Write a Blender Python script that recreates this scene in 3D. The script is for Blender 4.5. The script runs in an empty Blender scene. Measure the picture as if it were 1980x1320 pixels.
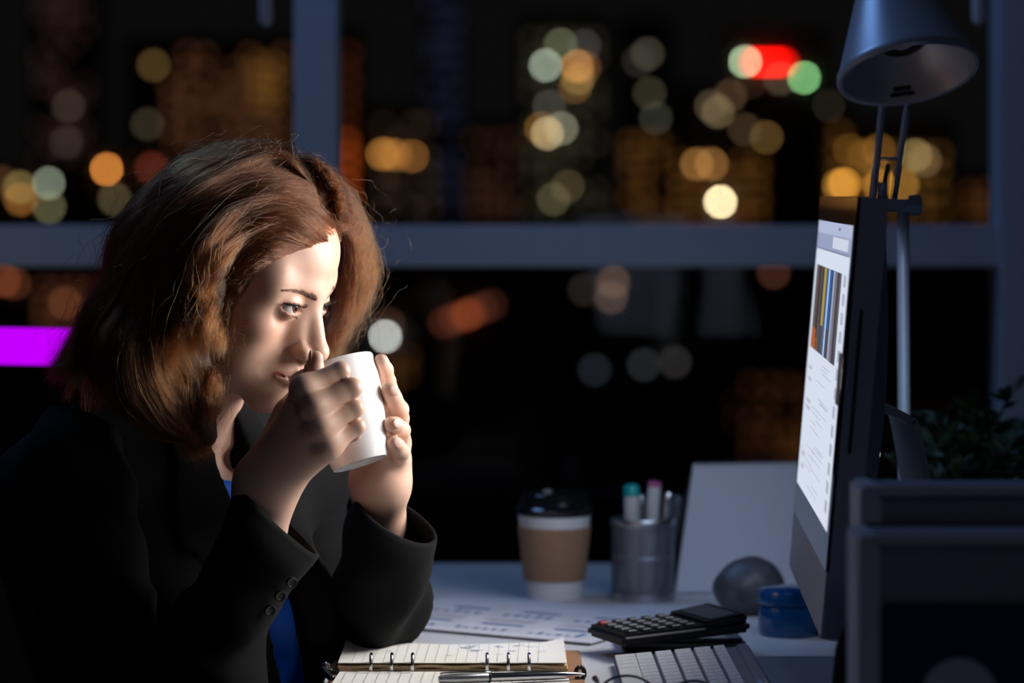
import bpy, bmesh, math, random
import numpy as np
from mathutils import Vector, Matrix, Euler

random.seed(7)
RNG = np.random.default_rng(7)
SC = bpy.context.scene
COL = SC.collection
PI = math.pi

# ------------------------------------------------------------------ camera
DESK_Z = 0.74                       # desk top above the floor
CAM_Z = DESK_Z + 0.445              # lens height
FPX = 5500.0                        # 100 mm lens on a 36 mm sensor, 1980 px wide
HZ = 400.0                          # row of the horizon in the photograph
FOCUS = 2.66
cam_d = bpy.data.cameras.new('camera')
cam_d.lens = 100.0
cam_d.sensor_width = 36.0
cam_d.shift_y = -260.0 / 1980.0
cam_d.clip_end = 5000.0
cam_d.dof.use_dof = True
cam_d.dof.focus_distance = FOCUS
APERTURE = 0.0315
cam_d.dof.aperture_fstop = 0.1 / APERTURE
cam = bpy.data.objects.new('camera', cam_d)
cam.location = (0, 0, CAM_Z)
cam.rotation_euler = (PI / 2, 0, 0)
COL.objects.link(cam)
SC.camera = cam

# ------------------------------------------------------------------ view, world, lights
SC.view_settings.view_transform = 'Standard'
SC.view_settings.look = 'None'
SC.view_settings.gamma = 1.0
SC.view_settings.use_curve_mapping = False
SC.view_settings.exposure = 0.0
SC.cycles.use_denoising = True
SC.cycles.use_adaptive_sampling = False
SC.cycles.max_bounces = 8
SC.cycles.transparent_max_bounces = 12
SC.cycles.sample_clamp_indirect = 4.0
SC.cycles.sample_clamp_direct = 0.0
SC.cycles.caustics_reflective = False
SC.cycles.caustics_refractive = False

world = bpy.data.worlds.new('night_sky')
SC.world = world
world.use_nodes = True
bg = world.node_tree.nodes['Background']
bg.inputs['Color'].default_value = (0.40, 0.36, 0.36, 1)
bg.inputs['Strength'].default_value = 0.009


def area_light(name, loc, target, sx, sy, power, color, spread=PI):
    d = bpy.data.lights.new(name, 'AREA')
    d.shape = 'RECTANGLE'
    d.size = sx
    d.size_y = sy
    d.energy = power
    d.color = color
    d.spread = spread
    o = bpy.data.objects.new(name, d)
    o.location = loc
    v = Vector(target) - Vector(loc)
    o.rotation_euler = v.to_track_quat('-Z', 'Y').to_euler()
    COL.objects.link(o)
    return o


def P(px, py, Y):
    """point at depth Y metres that stands at (px, py) of the photograph"""
    return np.array([(px - 990.0) / FPX * Y, Y, CAM_Z - (py - HZ) / FPX * Y])


def D(px, py, h=0.0):
    """point h above the desk top"""
    Y = (0.445 - h) * FPX / (py - HZ)
    return np.array([(px - 990.0) / FPX * Y, Y, DESK_Z + h])


# unseen area lights, added as key and fills
area_light('display_light', P(1556, 550, 2.725), P(610, 740, 2.68), 0.40, 0.30, 4.3, (1.0, 0.97, 0.94), math.radians(125))  # unseen soft panel added before the screen to light face and mug
area_light('display_spill', P(1540, 640, 2.80), P(1150, 1080, 3.25), 0.30, 0.25, 0.44, (0.58, 0.72, 1.0), math.radians(112))  # second unseen panel, added to brighten cup and calendar
area_light('ceiling_night_light', (-0.75, 3.5, 2.6), (0.45, 3.0, 1.0), 0.6, 0.6, 4.4, (0.24, 0.46, 1.0), math.radians(130))  # unseen blue fill added for lamp shade, calendar and window frame
area_light('ceiling_back_light', (0.5, -0.6, 2.8), (0.2, 2.9, 0.9), 1.2, 0.6, 3.2, (0.66, 0.72, 1.0))  # unseen fill added behind the camera

# ------------------------------------------------------------------ materials


def mat(name, color, rough=0.5, metal=0.0, spec=0.5, vary=0.08, scale=60.0, bump=0.0, bscale=400.0, coat=0.0,
        sss=0.0, trans=0.0, sheen=0.0, aniso=0.0):
    m = bpy.data.materials.new(name)
    m.use_nodes = True
    nt = m.node_tree
    b = nt.nodes['Principled BSDF']
    b.inputs['Roughness'].default_value = rough
    b.inputs['Metallic'].default_value = metal
    b.inputs['Specular IOR Level'].default_value = spec
    b.inputs['Coat Weight'].default_value = coat
    b.inputs['Coat Roughness'].default_value = 0.08
    b.inputs['Transmission Weight'].default_value = trans
    b.inputs['Sheen Weight'].default_value = sheen
    b.inputs['Subsurface Weight'].default_value = sss
    tc = nt.nodes.new('ShaderNodeTexCoord')
    nz = nt.nodes.new('ShaderNodeTexNoise')
    nz.inputs['Scale'].default_value = scale
    nz.inputs['Detail'].default_value = 4
    nt.links.new(tc.outputs['Object'], nz.inputs['Vector'])
    mx = nt.nodes.new('ShaderNodeMix')
    mx.data_type = 'RGBA'
    c = np.array(color[:3])
    mx.inputs[6].default_value = (*(c * (1 - vary)), 1)
    mx.inputs[7].default_value = (*np.minimum(c * (1 + vary), 1.0), 1)
    nt.links.new(nz.outputs['Fac'], mx.inputs[0])
    nt.links.new(mx.outputs[2], b.inputs['Base Color'])
    if bump > 0:
        n2 = nt.nodes.new('ShaderNodeTexNoise')
        n2.inputs['Scale'].default_value = bscale
        n2.inputs['Detail'].default_value = 3
        nt.links.new(tc.outputs['Object'], n2.inputs['Vector'])
        bp = nt.nodes.new('ShaderNodeBump')
        bp.inputs['Strength'].default_value = bump
        bp.inputs['Distance'].default_value = 0.001
        nt.links.new(n2.outputs['Fac'], bp.inputs['Height'])
        nt.links.new(bp.outputs['Normal'], b.inputs['Normal'])
    return m


def emit(name, color, strength, sample=False):
    m = bpy.data.materials.new(name)
    m.use_nodes = True
    nt = m.node_tree
    for n in list(nt.nodes):
        nt.nodes.remove(n)
    o = nt.nodes.new('ShaderNodeOutputMaterial')
    e = nt.nodes.new('ShaderNodeEmission')
    e.inputs['Color'].default_value = (*color[:3], 1)
    e.inputs['Strength'].default_value = strength
    nt.links.new(e.outputs[0], o.inputs['Surface'])
    m.cycles.emission_sampling = 'AUTO' if sample else 'NONE'
    return m


def lin(r, g, b):
    f = lambda v: (v / 255 / 12.92) if v <= 10 else ((v / 255 + 0.055) / 1.055) ** 2.4
    return (f(r), f(g), f(b))


# ------------------------------------------------------------------ object helpers

def link(o, parent=None):
    COL.objects.link(o)
    if parent is not None:
        o.parent = parent
        # every builder works in world space: undo the parent's transform
        o.matrix_parent_inverse = parent.matrix_world.inverted()
    return o


def mesh_obj(name, verts, faces, m=None, parent=None, smooth=True):
    me = bpy.data.meshes.new(name)
    if isinstance(verts, np.ndarray) and isinstance(faces, np.ndarray):
        nv, nf, k = len(verts), len(faces), faces.shape[1]
        me.vertices.add(nv)
        me.vertices.foreach_set('co', verts.astype(np.float32).ravel())
        me.loops.add(nf * k)
        me.loops.foreach_set('vertex_index', faces.astype(np.int32).ravel())
        me.polygons.add(nf)
        me.polygons.foreach_set('loop_start', np.arange(0, nf * k, k, dtype=np.int32))
        me.polygons.foreach_set('loop_total', np.full(nf, k, dtype=np.int32))
        me.update(calc_edges=True)
        me.validate()
    else:
        me.from_pydata([tuple(v) for v in verts], [], [tuple(f) for f in faces])
        me.update()
    if m is not None:
        for mm in (m if isinstance(m, (list, tuple)) else [m]):
            me.materials.append(mm)
    if smooth:
        me.polygons.foreach_set('use_smooth', [True] * len(me.polygons))
    o = bpy.data.objects.new(name, me)
    return link(o, parent)


def bm_obj(name, bm, m=None, parent=None, smooth=False, angle=None):
    bmesh.ops.recalc_face_normals(bm, faces=bm.faces)
    me = bpy.data.meshes.new(name)
    bm.to_mesh(me)
    bm.free()
    if m is not None:
        for mm in (m if isinstance(m, (list, tuple)) else [m]):
            me.materials.append(mm)
    if smooth:
        me.polygons.foreach_set('use_smooth', [True] * len(me.polygons))
        if angle is not None:
            me.set_sharp_from_angle(angle=math.radians(angle))
    o = bpy.data.objects.new(name, me)
    return link(o, parent)


def empty(name, loc, label=None, cat=None, group=None, rot=(0, 0, 0)):
    o = bpy.data.objects.new(name, None)
    o.location = tuple(loc)
    o.rotation_euler = rot
    o.empty_display_size = 0.05
    COL.objects.link(o)
    bpy.context.view_layer.update()
    if label:
        tag(o, label, cat, group)
    return o


def tag(o, label, cat, group=None, kind=None):
    o['label'] = label
    o['category'] = cat
    if group:
        o['group'] = group
    if kind:
        o['kind'] = kind
    return o


def box_bm(c, s, M=None, bevel=0.0, seg=2):
    bm = bmesh.new()
    add_box(bm, c, s, M)
    if bevel > 0:
        bmesh.ops.bevel(bm, geom=list(bm.edges), offset=bevel, segments=seg, affect='EDGES', clamp_overlap=True)
    return bm


def add_box(bm, c, s, M=None):
    r = bmesh.ops.create_cube(bm, size=1.0)
    vs = r['verts']
    bmesh.ops.scale(bm, vec=tuple(s), verts=vs)
    bmesh.ops.translate(bm, vec=tuple(c), verts=vs)
    if M is not None:
        bmesh.ops.transform(bm, matrix=M, verts=vs)
    return vs


def box(name, c, s, m, parent=None, bevel=0.0, seg=2, M=None, smooth=True):
    bm = box_bm(c, s, None, bevel, seg)
    if M is not None:
        bm.transform(M)
    return bm_obj(name, bm, m, parent, smooth=smooth and bevel > 0, angle=35)


def frame_from(axis, up=(0, 0, 1)):
    a = np.array(axis, float)
    a /= np.linalg.norm(a)
    u = np.array(up, float)
    if abs(a @ u) > 0.97:
        u = np.array([1.0, 0, 0])
    x = np.cross(u, a)
    x /= np.linalg.norm(x)
    y = np.cross(a, x)
    return x, y, a


def lathe(name, base, axis, profile, m, parent=None, seg=48, close=False, up=(0, 0, 1), mats=None):
    """profile: list of (radius, height along axis)"""
    x, y, a = frame_from(axis, up)
    base = np.array(base, float)
    ang = np.arange(seg) * 2 * PI / seg
    ring = np.cos(ang)[:, None] * x + np.sin(ang)[:, None] * y
    V, F = [], []
    idx = []
    for (r, h) in profile:
        if r < 1e-6:
            idx.append([len(V)])
            V.append(base + a * h)
        else:
            s = len(V)
            V.extend(list(base + a * h + ring * r))
            idx.append(list(range(s, s + seg)))
    fm = []
    for k in range(len(profile) - 1):
        A, B = idx[k], idx[k + 1]
        for i in range(seg):
            j = (i + 1) % seg
            if len(A) == 1 and len(B) == 1:
                continue
            if len(A) == 1:
                F.append((A[0], B[i], B[j]))
            elif len(B) == 1:
                F.append((A[i], A[j], B[0]))
            else:
                F.append((A[i], A[j], B[j], B[i]))
            fm.append(0 if mats is None else mats[k])
    o = mesh_obj(name, V, F, m, parent)
    if mats is not None:
        o.data.polygons.foreach_set('material_index', fm)
    bm = bmesh.new()
    bm.from_mesh(o.data)
    bmesh.ops.recalc_face_normals(bm, faces=bm.faces)
    bm.to_mesh(o.data)
    bm.free()
    o.data.set_sharp_from_angle(angle=math.radians(40))
    return o


def catmull(pts, n):
    pts = np.array(pts, float)
    k = len(pts)
    if k == 2:
        t = np.linspace(0, 1, n)[:, None]
        return pts[0] * (1 - t) + pts[1] * t
    ext = np.vstack([2 * pts[0] - pts[1], pts, 2 * pts[-1] - pts[-2]])
    u = np.linspace(0, k - 1, n)
    i = np.minimum(u.astype(int), k - 2)
    f = (u - i)[:, None]
    p0, p1, p2, p3 = ext[i], ext[i + 1], ext[i + 2], ext[i + 3]
    return 0.5 * ((2 * p1) + (-p0 + p2) * f + (2 * p0 - 5 * p1 + 4 * p2 - p3) * f ** 2 + (-p0 + 3 * p1 - 3 * p2 + p3) * f ** 3)


def tube_geo(path, radii, seg=10, cap=True):
    path = np.array(path, float)
    n = len(path)
    if np.isscalar(radii):
        radii = np.full(n, radii)
    T = np.gradient(path, axis=0)
    T /= np.linalg.norm(T, axis=1)[:, None] + 1e-12
    x, y, _ = frame_from(T[0])
    V, F = [], []
    ang = np.arange(seg) * 2 * PI / seg
    for k in range(n):
        x = x - T[k] * (x @ T[k])
        x /= np.linalg.norm(x)
        y = np.cross(T[k], x)
        V.extend(list(path[k] + radii[k] * (np.cos(ang)[:, None] * x + np.sin(ang)[:, None] * y)))
    for k in range(n - 1):
        for i in range(seg):
            j = (i + 1) % seg
            F.append((k * seg + i, k * seg + j, (k + 1) * seg + j, (k + 1) * seg + i))
    if cap:
        F.append(tuple(range(seg))[::-1])
        F.append(tuple(range((n - 1) * seg, n * seg)))
    return V, F


def tube(name, path, r, m, parent=None, seg=10, n=None, cap=True):
    if n:
        path = catmull(path, n)
        if not np.isscalar(r):
            r = np.interp(np.linspace(0, 1, n), np.linspace(0, 1, len(r)), r)
    V, F = tube_geo(path, r, seg, cap)
    return mesh_obj(name, V, F, m, parent)


def join_geo(parts):
    V, F = [], []
    for v, f in parts:
        s = len(V)
        V.extend(list(v))
        F.extend([tuple(i + s for i in q) for q in f])
    return V, F


def copy_tree(o, parent=None):
    c = o.copy()
    COL.objects.link(c)
    c.parent = parent
    for ch in o.children:
        copy_tree(ch, c)
    return c


def quad_sheet(name, corners, m, parent=None, nu=1, nv=1, fn=None, thick=0.0):
    """bilinear sheet from four corners (a,b,c,d) with an optional height function fn(u,v) along +z"""
    a, b, c, d = [np.array(q, float) for q in corners]
    V = []
    for j in range(nv + 1):
        for i in range(nu + 1):
            u, v = i / nu, j / nv
            p = a * (1 - u) * (1 - v) + b * u * (1 - v) + c * u * v + d * (1 - u) * v
            if fn:
                p = p + np.array([0, 0, fn(u, v)])
            V.append(p)
    F = [(j * (nu + 1) + i, j * (nu + 1) + i + 1, (j + 1) * (nu + 1) + i + 1, (j + 1) * (nu + 1) + i) for j in range(nv) for i in range(nu)]
    if thick:
        n0 = len(V)
        V += [p - np.array([0, 0, thick]) for p in V]
        F += [tuple(n0 + q for q in f[::-1]) for f in F]
        border = [i for i in range(nu + 1)] + [j * (nu + 1) + nu for j in range(1, nv + 1)] + \
                 [nv * (nu + 1) + i for i in range(nu - 1, -1, -1)] + [j * (nu + 1) for j in range(nv - 1, 0, -1)]
        for k in range(len(border)):
            p, q = border[k], border[(k + 1) % len(border)]
            F.append((q, p, p + n0, q + n0))
    o = mesh_obj(name, V, F, m, parent, smooth=False)
    return o

# ------------------------------------------------------------------ signed distance shapes for the figure


def ell(p, c, r):
    q = p - np.array(c, np.float32)
    r = np.array(r, np.float32)
    k0 = np.sqrt(((q / r) ** 2).sum(1))
    k1 = np.sqrt(((q / r ** 2) ** 2).sum(1)) + 1e-9
    return k0 * (k0 - 1.0) / k1


def cone(p, a, b, ra, rb):
    a = np.array(a, np.float32)
    b = np.array(b, np.float32)
    ab = b - a
    t = np.clip(((p - a) @ ab) / (ab @ ab + 1e-9), 0, 1)
    d = np.sqrt((((p - a) - t[:, None] * ab) ** 2).sum(1))
    return d - (ra + (rb - ra) * t)


def smin(a, b, k):
    h = np.maximum(k - np.abs(a - b), 0) / k
    return np.minimum(a, b) - h * h * k * 0.25


def smax(a, b, k):
    return -smin(-a, -b, k)


def surface_nets(f, lo, hi, h, block=10):
    lo = np.array(lo, np.float32)
    hi = np.array(hi, np.float32)
    n = np.ceil((hi - lo) / h).astype(int) + 1
    n = ((n + block - 1) // block) * block
    nb = n // block
    bc = np.stack(np.meshgrid(*[np.arange(k) for k in nb], indexing='ij'), -1).reshape(-1, 3)
    cen = lo + (bc * block + (block - 1) / 2) * h
    dc = f(cen.astype(np.float32))
    near = np.abs(dc) < block * h * 0.87 * 1.35
    Dv = np.empty(tuple(n), np.float32)
    Db = Dv.reshape(nb[0], block, nb[1], block, nb[2], block).transpose(0, 2, 4, 1, 3, 5)
    Db[bc[:, 0], bc[:, 1], bc[:, 2]] = np.sign(dc)[:, None, None, None] * 1e3
    off = np.stack(np.meshgrid(*[np.arange(block)] * 3, indexing='ij'), -1).reshape(-1, 3)
    nbk = bc[near]
    for s in range(0, len(nbk), 400):
        ch = nbk[s:s + 400]
        pts = (lo + (ch[:, None, :] * block + off[None]) * h).reshape(-1, 3).astype(np.float32)
        Db[ch[:, 0], ch[:, 1], ch[:, 2]] = f(pts).reshape(len(ch), block, block, block)
    S = Dv < 0
    cnt = np.zeros(tuple(n - 1), np.int8)
    for dx in (0, 1):
        for dy in (0, 1):
            for dz in (0, 1):
                cnt += S[dx:n[0] - 1 + dx, dy:n[1] - 1 + dy, dz:n[2] - 1 + dz]
    act = np.argwhere((cnt > 0) & (cnt < 8))
    cid = np.full(tuple(n - 1), -1, np.int32)
    cid[act[:, 0], act[:, 1], act[:, 2]] = np.arange(len(act))
    corners = np.array([(a, b, c) for a in (0, 1) for b in (0, 1) for c in (0, 1)])
    dv = np.stack([Dv[act[:, 0] + c[0], act[:, 1] + c[1], act[:, 2] + c[2]] for c in corners], 1)
    acc = np.zeros((len(act), 3), np.float32)
    num = np.zeros(len(act), np.float32)
    for i in range(8):
        for j in range(i + 1, 8):
            if np.abs(corners[i] - corners[j]).sum() != 1:
                continue
            a, b = dv[:, i], dv[:, j]
            x = (a < 0) != (b < 0)
            t = np.where(x, a / np.where(x, a - b, 1), 0)
            p = corners[i] + t[:, None] * (corners[j] - corners[i])
            acc += np.where(x[:, None], p, 0)
            num += x
    V = lo + (act + acc / num[:, None]) * h
    F = []
    for ax in range(3):
        b1, b2 = [(1, 2), (2, 0), (0, 1)][ax]
        sl0 = [slice(0, None)] * 3
        A = S[tuple(slice(0, n[k] - 1) if k == ax else slice(0, n[k]) for k in range(3))]
        B = S[tuple(slice(1, n[k]) if k == ax else slice(0, n[k]) for k in range(3))]
        e = np.argwhere(A != B)
        ok = np.ones(len(e), bool)
        for k in range(3):
            if k != ax:
                ok &= (e[:, k] >= 1) & (e[:, k] <= n[k] - 2)
        e = e[ok]
        u1 = np.zeros(3, int)
        u1[b1] = 1
        u2 = np.zeros(3, int)
        u2[b2] = 1
        q = []
        for o in (e - u1 - u2, e - u2, e, e - u1):
            q.append(cid[o[:, 0], o[:, 1], o[:, 2]])
        q = np.stack(q, 1)
        flip = ~A[e[:, 0], e[:, 1], e[:, 2]]
        q[flip] = q[flip][:, ::-1]
        F.append(q)
    F = np.vstack(F)
    F = F[(F >= 0).all(1)]
    return V, F

# ================================================================== the room
M_floor = mat('carpet_floor', (0.05, 0.055, 0.065), 0.95, vary=0.3, scale=300)
M_wall = mat('painted_wall', (0.42, 0.43, 0.45), 0.9)
M_frame = mat('window_frame_paint', (0.46, 0.52, 0.60), 0.45, vary=0.04)
M_white = mat('white_plastic', (0.72, 0.73, 0.74), 0.35)
M_black = mat('black_plastic', (0.012, 0.012, 0.013), 0.35)
M_blackgloss = mat('black_gloss', (0.008, 0.008, 0.009), 0.12)
M_chrome = mat('chrome', (0.62, 0.62, 0.64), 0.16, metal=1.0, vary=0.03)
M_steel = mat('brushed_steel', (0.45, 0.46, 0.48), 0.34, metal=1.0, vary=0.05)

WY = 3.95                                    # window plane


def structure(o):
    o['kind'] = 'structure'
    return o


structure(box('floor', (0.2, 1.0, -0.06), (7.6, 6.4, 0.12), M_floor))
structure(box('ceiling', (0.2, 1.0, 2.96), (7.6, 6.4, 0.12), M_wall))
structure(box('wall_left', (-3.55, 1.0, 1.45), (0.1, 6.4, 2.9), M_wall))
structure(box('wall_right', (3.95, 1.0, 1.45), (0.1, 6.4, 2.9), M_wall))
structure(box('wall_back', (0.2, -2.15, 1.45), (7.4, 0.1, 2.9), M_wall))

win = bpy.data.objects.new('window_1', None)
win.location = (0.2, WY, 0)
COL.objects.link(win)
bpy.context.view_layer.update()
structure(win)
wz0, wz1 = 0.0, 2.9
sc_w = WY / FPX
mull_x = [((615 - 990) * sc_w, 0.062), ((1972 - 990) * sc_w, 0.070), (-1.9, 0.062), (-3.2, 0.062), (2.3, 0.062), (3.6, 0.062)]
for mx_, w_ in mull_x:
    structure(box('mullion', (mx_, WY, 1.45), (w_, 0.09, 2.9), M_frame, win, bevel=0.004))
structure(box('transom', (0.2, WY + 0.006, CAM_Z - (475 - HZ) * sc_w), (7.3, 0.08, 0.058), M_frame, win, bevel=0.004))
structure(box('sill', (0.2, WY, 0.04), (7.3, 0.10, 0.08), M_frame, win, bevel=0.004))
structure(box('head', (0.2, WY, 2.86), (7.3, 0.10, 0.08), M_frame, win, bevel=0.004))
M_glass = bpy.data.materials.new('window_glass')
M_glass.use_nodes = True
nt = M_glass.node_tree
for n_ in list(nt.nodes):
    nt.nodes.remove(n_)
no = nt.nodes.new('ShaderNodeOutputMaterial')
nm = nt.nodes.new('ShaderNodeMixShader')
nf = nt.nodes.new('ShaderNodeFresnel')
nf.inputs['IOR'].default_value = 1.45
ntr = nt.nodes.new('ShaderNodeBsdfTransparent')
ntr.inputs['Color'].default_value = (0.96, 0.98, 0.97, 1)
ngl = nt.nodes.new('ShaderNodeBsdfGlossy')
ngl.inputs['Roughness'].default_value = 0.02
nk = nt.nodes.new('ShaderNodeMath')
nk.operation = 'MULTIPLY'
nk.inputs[1].default_value = 0.2
nt.links.new(nf.outputs[0], nk.inputs[0])
nt.links.new(nk.outputs[0], nm.inputs[0])
nt.links.new(ntr.outputs[0], nm.inputs[1])
nt.links.new(ngl.outputs[0], nm.inputs[2])
nt.links.new(nm.outputs[0], no.inputs['Surface'])
xs = sorted([m_[0] for m_ in mull_x])
xs = [xs[0]] + xs[1:]
ztr = CAM_Z - (475 - HZ) * sc_w
for xa, xb in zip(xs[:-1], xs[1:]):
    for za, zb in ((0.08, ztr - 0.029), (ztr + 0.029, 2.82)):
        a_, b_ = xa + 0.03, xb - 0.03
        pane = mesh_obj('pane', [(a_, WY + 0.01, za), (b_, WY + 0.01, za), (b_, WY + 0.01, zb), (a_, WY + 0.01, zb)], [(0, 1, 2, 3)], M_glass, win, smooth=False)
        structure(pane)

# blind pulls hanging before the window, only their ends reach into the picture
M_pull = mat('pale_pull', (0.55, 0.58, 0.66), 0.4)
for k_, (px, py, tail) in enumerate(((514, 52, 'beside the left window post'), (1893, 48, 'beside the desk lamp shade'))):
    b = P(px, py, 3.6)
    t = empty('blind_pull', b, 'pale slim blind pull hanging at the top of the window ' + tail, 'blind pull', 'blind pulls at the window')
    rp = 0.0088
    lathe('weight', b, (0, 0, 1), [(0, 0), (rp * 0.7, 0.002), (rp, 0.008), (rp, 0.085), (rp * 0.5, 0.094), (0, 0.095)], M_pull, t, seg=20)
    tube('cord', [b + np.array([0, 0, 0.09]), (b[0], b[1], 2.9)], 0.0012, M_pull, t, seg=6)

# ================================================================== the city outside
structure(box('ground', (0, 900, -62), (1800, 1700, 2), mat('dark_city_ground', (0.02, 0.02, 0.022), 0.9)))
M_tower = mat('dark_tower', (0.035, 0.033, 0.035), 0.8, scale=0.3)
_em = {}
BL0 = APERTURE * FPX * (1 / FOCUS)            # blur disc of a far lamp in pixels


def glow(rgb, p, gain=1.0):
    """material of a lamp p pixels wide whose blur disc shows the display colour rgb"""
    key = (rgb, round(p, 2), round(gain, 2))
    if key not in _em:
        c = np.array(lin(*rgb))
        mxc = c.max() + 1e-6
        _em[key] = emit('city_light_%d_%d_%d' % rgb, c / mxc, mxc * (BL0 / p) ** 2 * 1.0 * gain)
    return _em[key]


def icos():
    bm = bmesh.new()
    bmesh.ops.create_icosphere(bm, subdivisions=2, radius=1.0)
    me = bpy.data.meshes.new('lamp_globe')
    bm.to_mesh(me)
    bm.free()
    return me


GLOBE = icos()
_meshes = {}


def shared(kind, m):
    k = (kind, m.name)
    if k not in _meshes:
        if kind == 'globe':
            me = GLOBE.copy()
        else:
            bm = bmesh.new()
            bmesh.ops.create_cube(bm, size=1.0)
            me = bpy.data.meshes.new('lit_window')
            bm.to_mesh(me)
            bm.free()
        me.materials.append(m)
        _meshes[k] = me
    return _meshes[k]


def part_at(name, me, loc, scale, parent):
    o = bpy.data.objects.new(name, me)
    o.location = loc
    o.scale = scale
    o.parent = parent
    o.matrix_parent_inverse = parent.matrix_world.inverted()
    COL.objects.link(o)
    return o


class Tower:
    def __init__(s, x0, x1, ytop, Y, label, ybase=None):
        s.Y = Y
        s.k = Y / FPX
        cx = ((x0 + x1) / 2 - 990) * s.k
        zt = CAM_Z - (ytop - HZ) * s.k
        zb = -61.0
        s.o = empty('city_tower', (cx, Y + 15, zb), label, 'building', 'city towers beyond the window')
        box('tower_body', (cx, Y + 15, (zt + zb) / 2), ((x1 - x0) * s.k, 30, zt - zb), M_tower, s.o)
        box('roof_parapet', (cx, Y + 15, zt + 0.6), ((x1 - x0) * s.k + 0.8, 30.8, 1.2), M_tower, s.o)

    def lamp(s, px, py, rgb, p=11, gain=1.0, name='window_light'):
        m = glow(rgb, p, gain)
        q = P(px, py, s.Y - 1.0)
        r = p / 2 * s.k
        return part_at(name, shared('globe', m), q, (r, r, r), s.o)

    def pane(s, px, py, w, h, rgb, fill=1.0, name='window'):
        """lit window w x h pixels; fill = share of the blur disc the colour is spread over"""
        c = np.array(lin(*rgb))
        key = ('w', rgb, round(fill, 3))
        if key not in _em:
            _em[key] = emit('window_glow_%d_%d_%d' % rgb, c / c.max(), c.max() * fill)
        q = P(px, py, s.Y - 0.2)
        return part_at(name, shared('pane', _em[key]), q, (w * s.k, 0.4, h * s.k), s.o)

    def grid(s, x0, x1, y0, y1, nx, ny, rgb, p=13, keep=0.8, seed=0):
        rg = random.Random(seed)
        dx, dy = (x1 - x0) / nx, (y1 - y0) / ny
        fill = 0.6 * dx * dy / (p * p)
        for i in range(nx):
            for j in range(ny):
                if rg.random() < keep:
                    s.pane(x0 + (i + .5) * dx + rg.uniform(-3, 3), y0 + (j + .5) * dy + rg.uniform(-3, 3), p, p, rgb, fill / keep)


t = Tower(60, 178, -60, 1150, 'tall dark reddish tower at the far end of the window, outermost of the lit city')
t.grid(70, 172, -20, 320, 5, 12, (34, 20, 20), 11, 0.6, 1)
t.lamp(132, 205, (44, 36, 30), 14)
t.lamp(128, 275, (36, 32, 28), 14)
t = Tower(242, 572, 78, 1000, 'broad brownish block behind the left window post with an amber stack of lit windows')
t.grid(318, 560, 92, 290, 8, 7, (62, 36, 22), 11, 0.8, 2)  # added lit windows; their blur imitates a facade lit by the city
t.grid(485, 540, 110, 210, 2, 4, (92, 62, 16), 13, 1.0, 3)
t.lamp(297, 126, (66, 50, 26), 13)
t.lamp(285, 240, (44, 38, 28), 14)
t.grid(255, 560, 290, 420, 8, 4, (60, 36, 20), 13, 0.7, 4)
t.lamp(293, 325, (72, 26, 18), 15)
t = Tower(-120, 62, 330, 900, 'low block at the edge of the view with overlapping yellow and green lights')
t.lamp(38, 362, (96, 84, 48), 14)
t.lamp(40, 385, (110, 70, 30), 14)
t.lamp(94, 354, (106, 114, 98), 10)
t.lamp(95, 400, (80, 76, 52), 13)
t.lamp(2, 352, (60, 36, 20), 15)
t = Tower(160, 250, 300, 850, 'small block under the single round orange light')
t.lamp(206, 327, (190, 118, 52), 9)
t.lamp(222, 385, (66, 58, 40), 14)
t = Tower(690, 850, 215, 980, 'low block with a row of overlapping amber lamps right of the left window post')
for px, py, c in ((739, 298, (122, 80, 34)), (753, 298, (92, 58, 24)), (766, 300, (92, 60, 26)), (797, 302, (100, 62, 26))):
    t.lamp(px, py, c, 10)
t.grid(700, 840, 225, 420, 5, 6, (36, 27, 20), 13, 0.6, 5)
t = Tower(650, 692, 60, 940, 'narrow orange lit slab showing at the edge of the left window post')  # added slab; its glow stands for warm light reflected on the post
t.grid(660, 684, 90, 260, 1, 6, (70, 30, 14), 14, 1.0, 6)
t.grid(660, 684, 260, 430, 1, 6, (176, 74, 26), 14, 1.0, 7)
t = Tower(822, 892, -80, 1300, 'very tall slim navy tower between the amber lamps and the white lit tower')
t.grid(828, 886, -40, 420, 3, 14, (22, 24, 40), 13, 0.8, 8)
t = Tower(900, 1010, 240, 1080, 'squat dark red block left of the white lit tower')
t.grid(905, 1005, 260, 425, 4, 6, (44, 26, 18), 13, 0.8, 9)
t = Tower(1005, 1170, 40, 950, 'tower with big white and greenish round lights one above another')
for px, py, c in ((1055, 126, (128, 138, 122)), (1084, 86, (72, 76, 56)), (1130, 88, (44, 42, 42)), (1116, 128, (140, 92, 46)),
                  (1118, 152, (92, 78, 44)), (1062, 205, (50, 50, 46)), (1112, 168, (80, 54, 24)), (1058, 258, (148, 130, 96)),
                  (1086, 248, (100, 98, 82)), (1046, 248, (90, 60, 20)), (1070, 385, (64, 58, 40)), (1098, 360, (56, 48, 32)), (1130, 130, (80, 50, 28))):
    t.lamp(px, py, c, 10)
t.grid(1015, 1165, 60, 420, 5, 11, (36, 34, 24), 13, 0.8, 10)
t = Tower(1200, 1300, 40, 1200, 'dim tower with a column of faint grey lights')
for px, py, c in ((1252, 104, (52, 48, 40)), (1256, 180, (46, 42, 30)), (1268, 228, (40, 42, 34)), (1235, 118, (32, 30, 26))):
    t.lamp(px, py, c, 13)
t.grid(1205, 1310, 260, 425, 4, 6, (72, 44, 18), 13, 0.75, 11)
t = Tower(1405, 1600, 62, 880, 'tower carrying the red sign with white and green lamps at its ends')
m_red = emit('red_sign_glow', (1.0, 0.004, 0.002), 14.0)
q0, q1 = P(1453, 120, 878), P(1520, 120, 878)
part_at('red_sign', shared('pane', m_red), (q0 + q1) / 2, ((q1 - q0)[0], 0.5, 9 * t.k), t.o)
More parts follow.
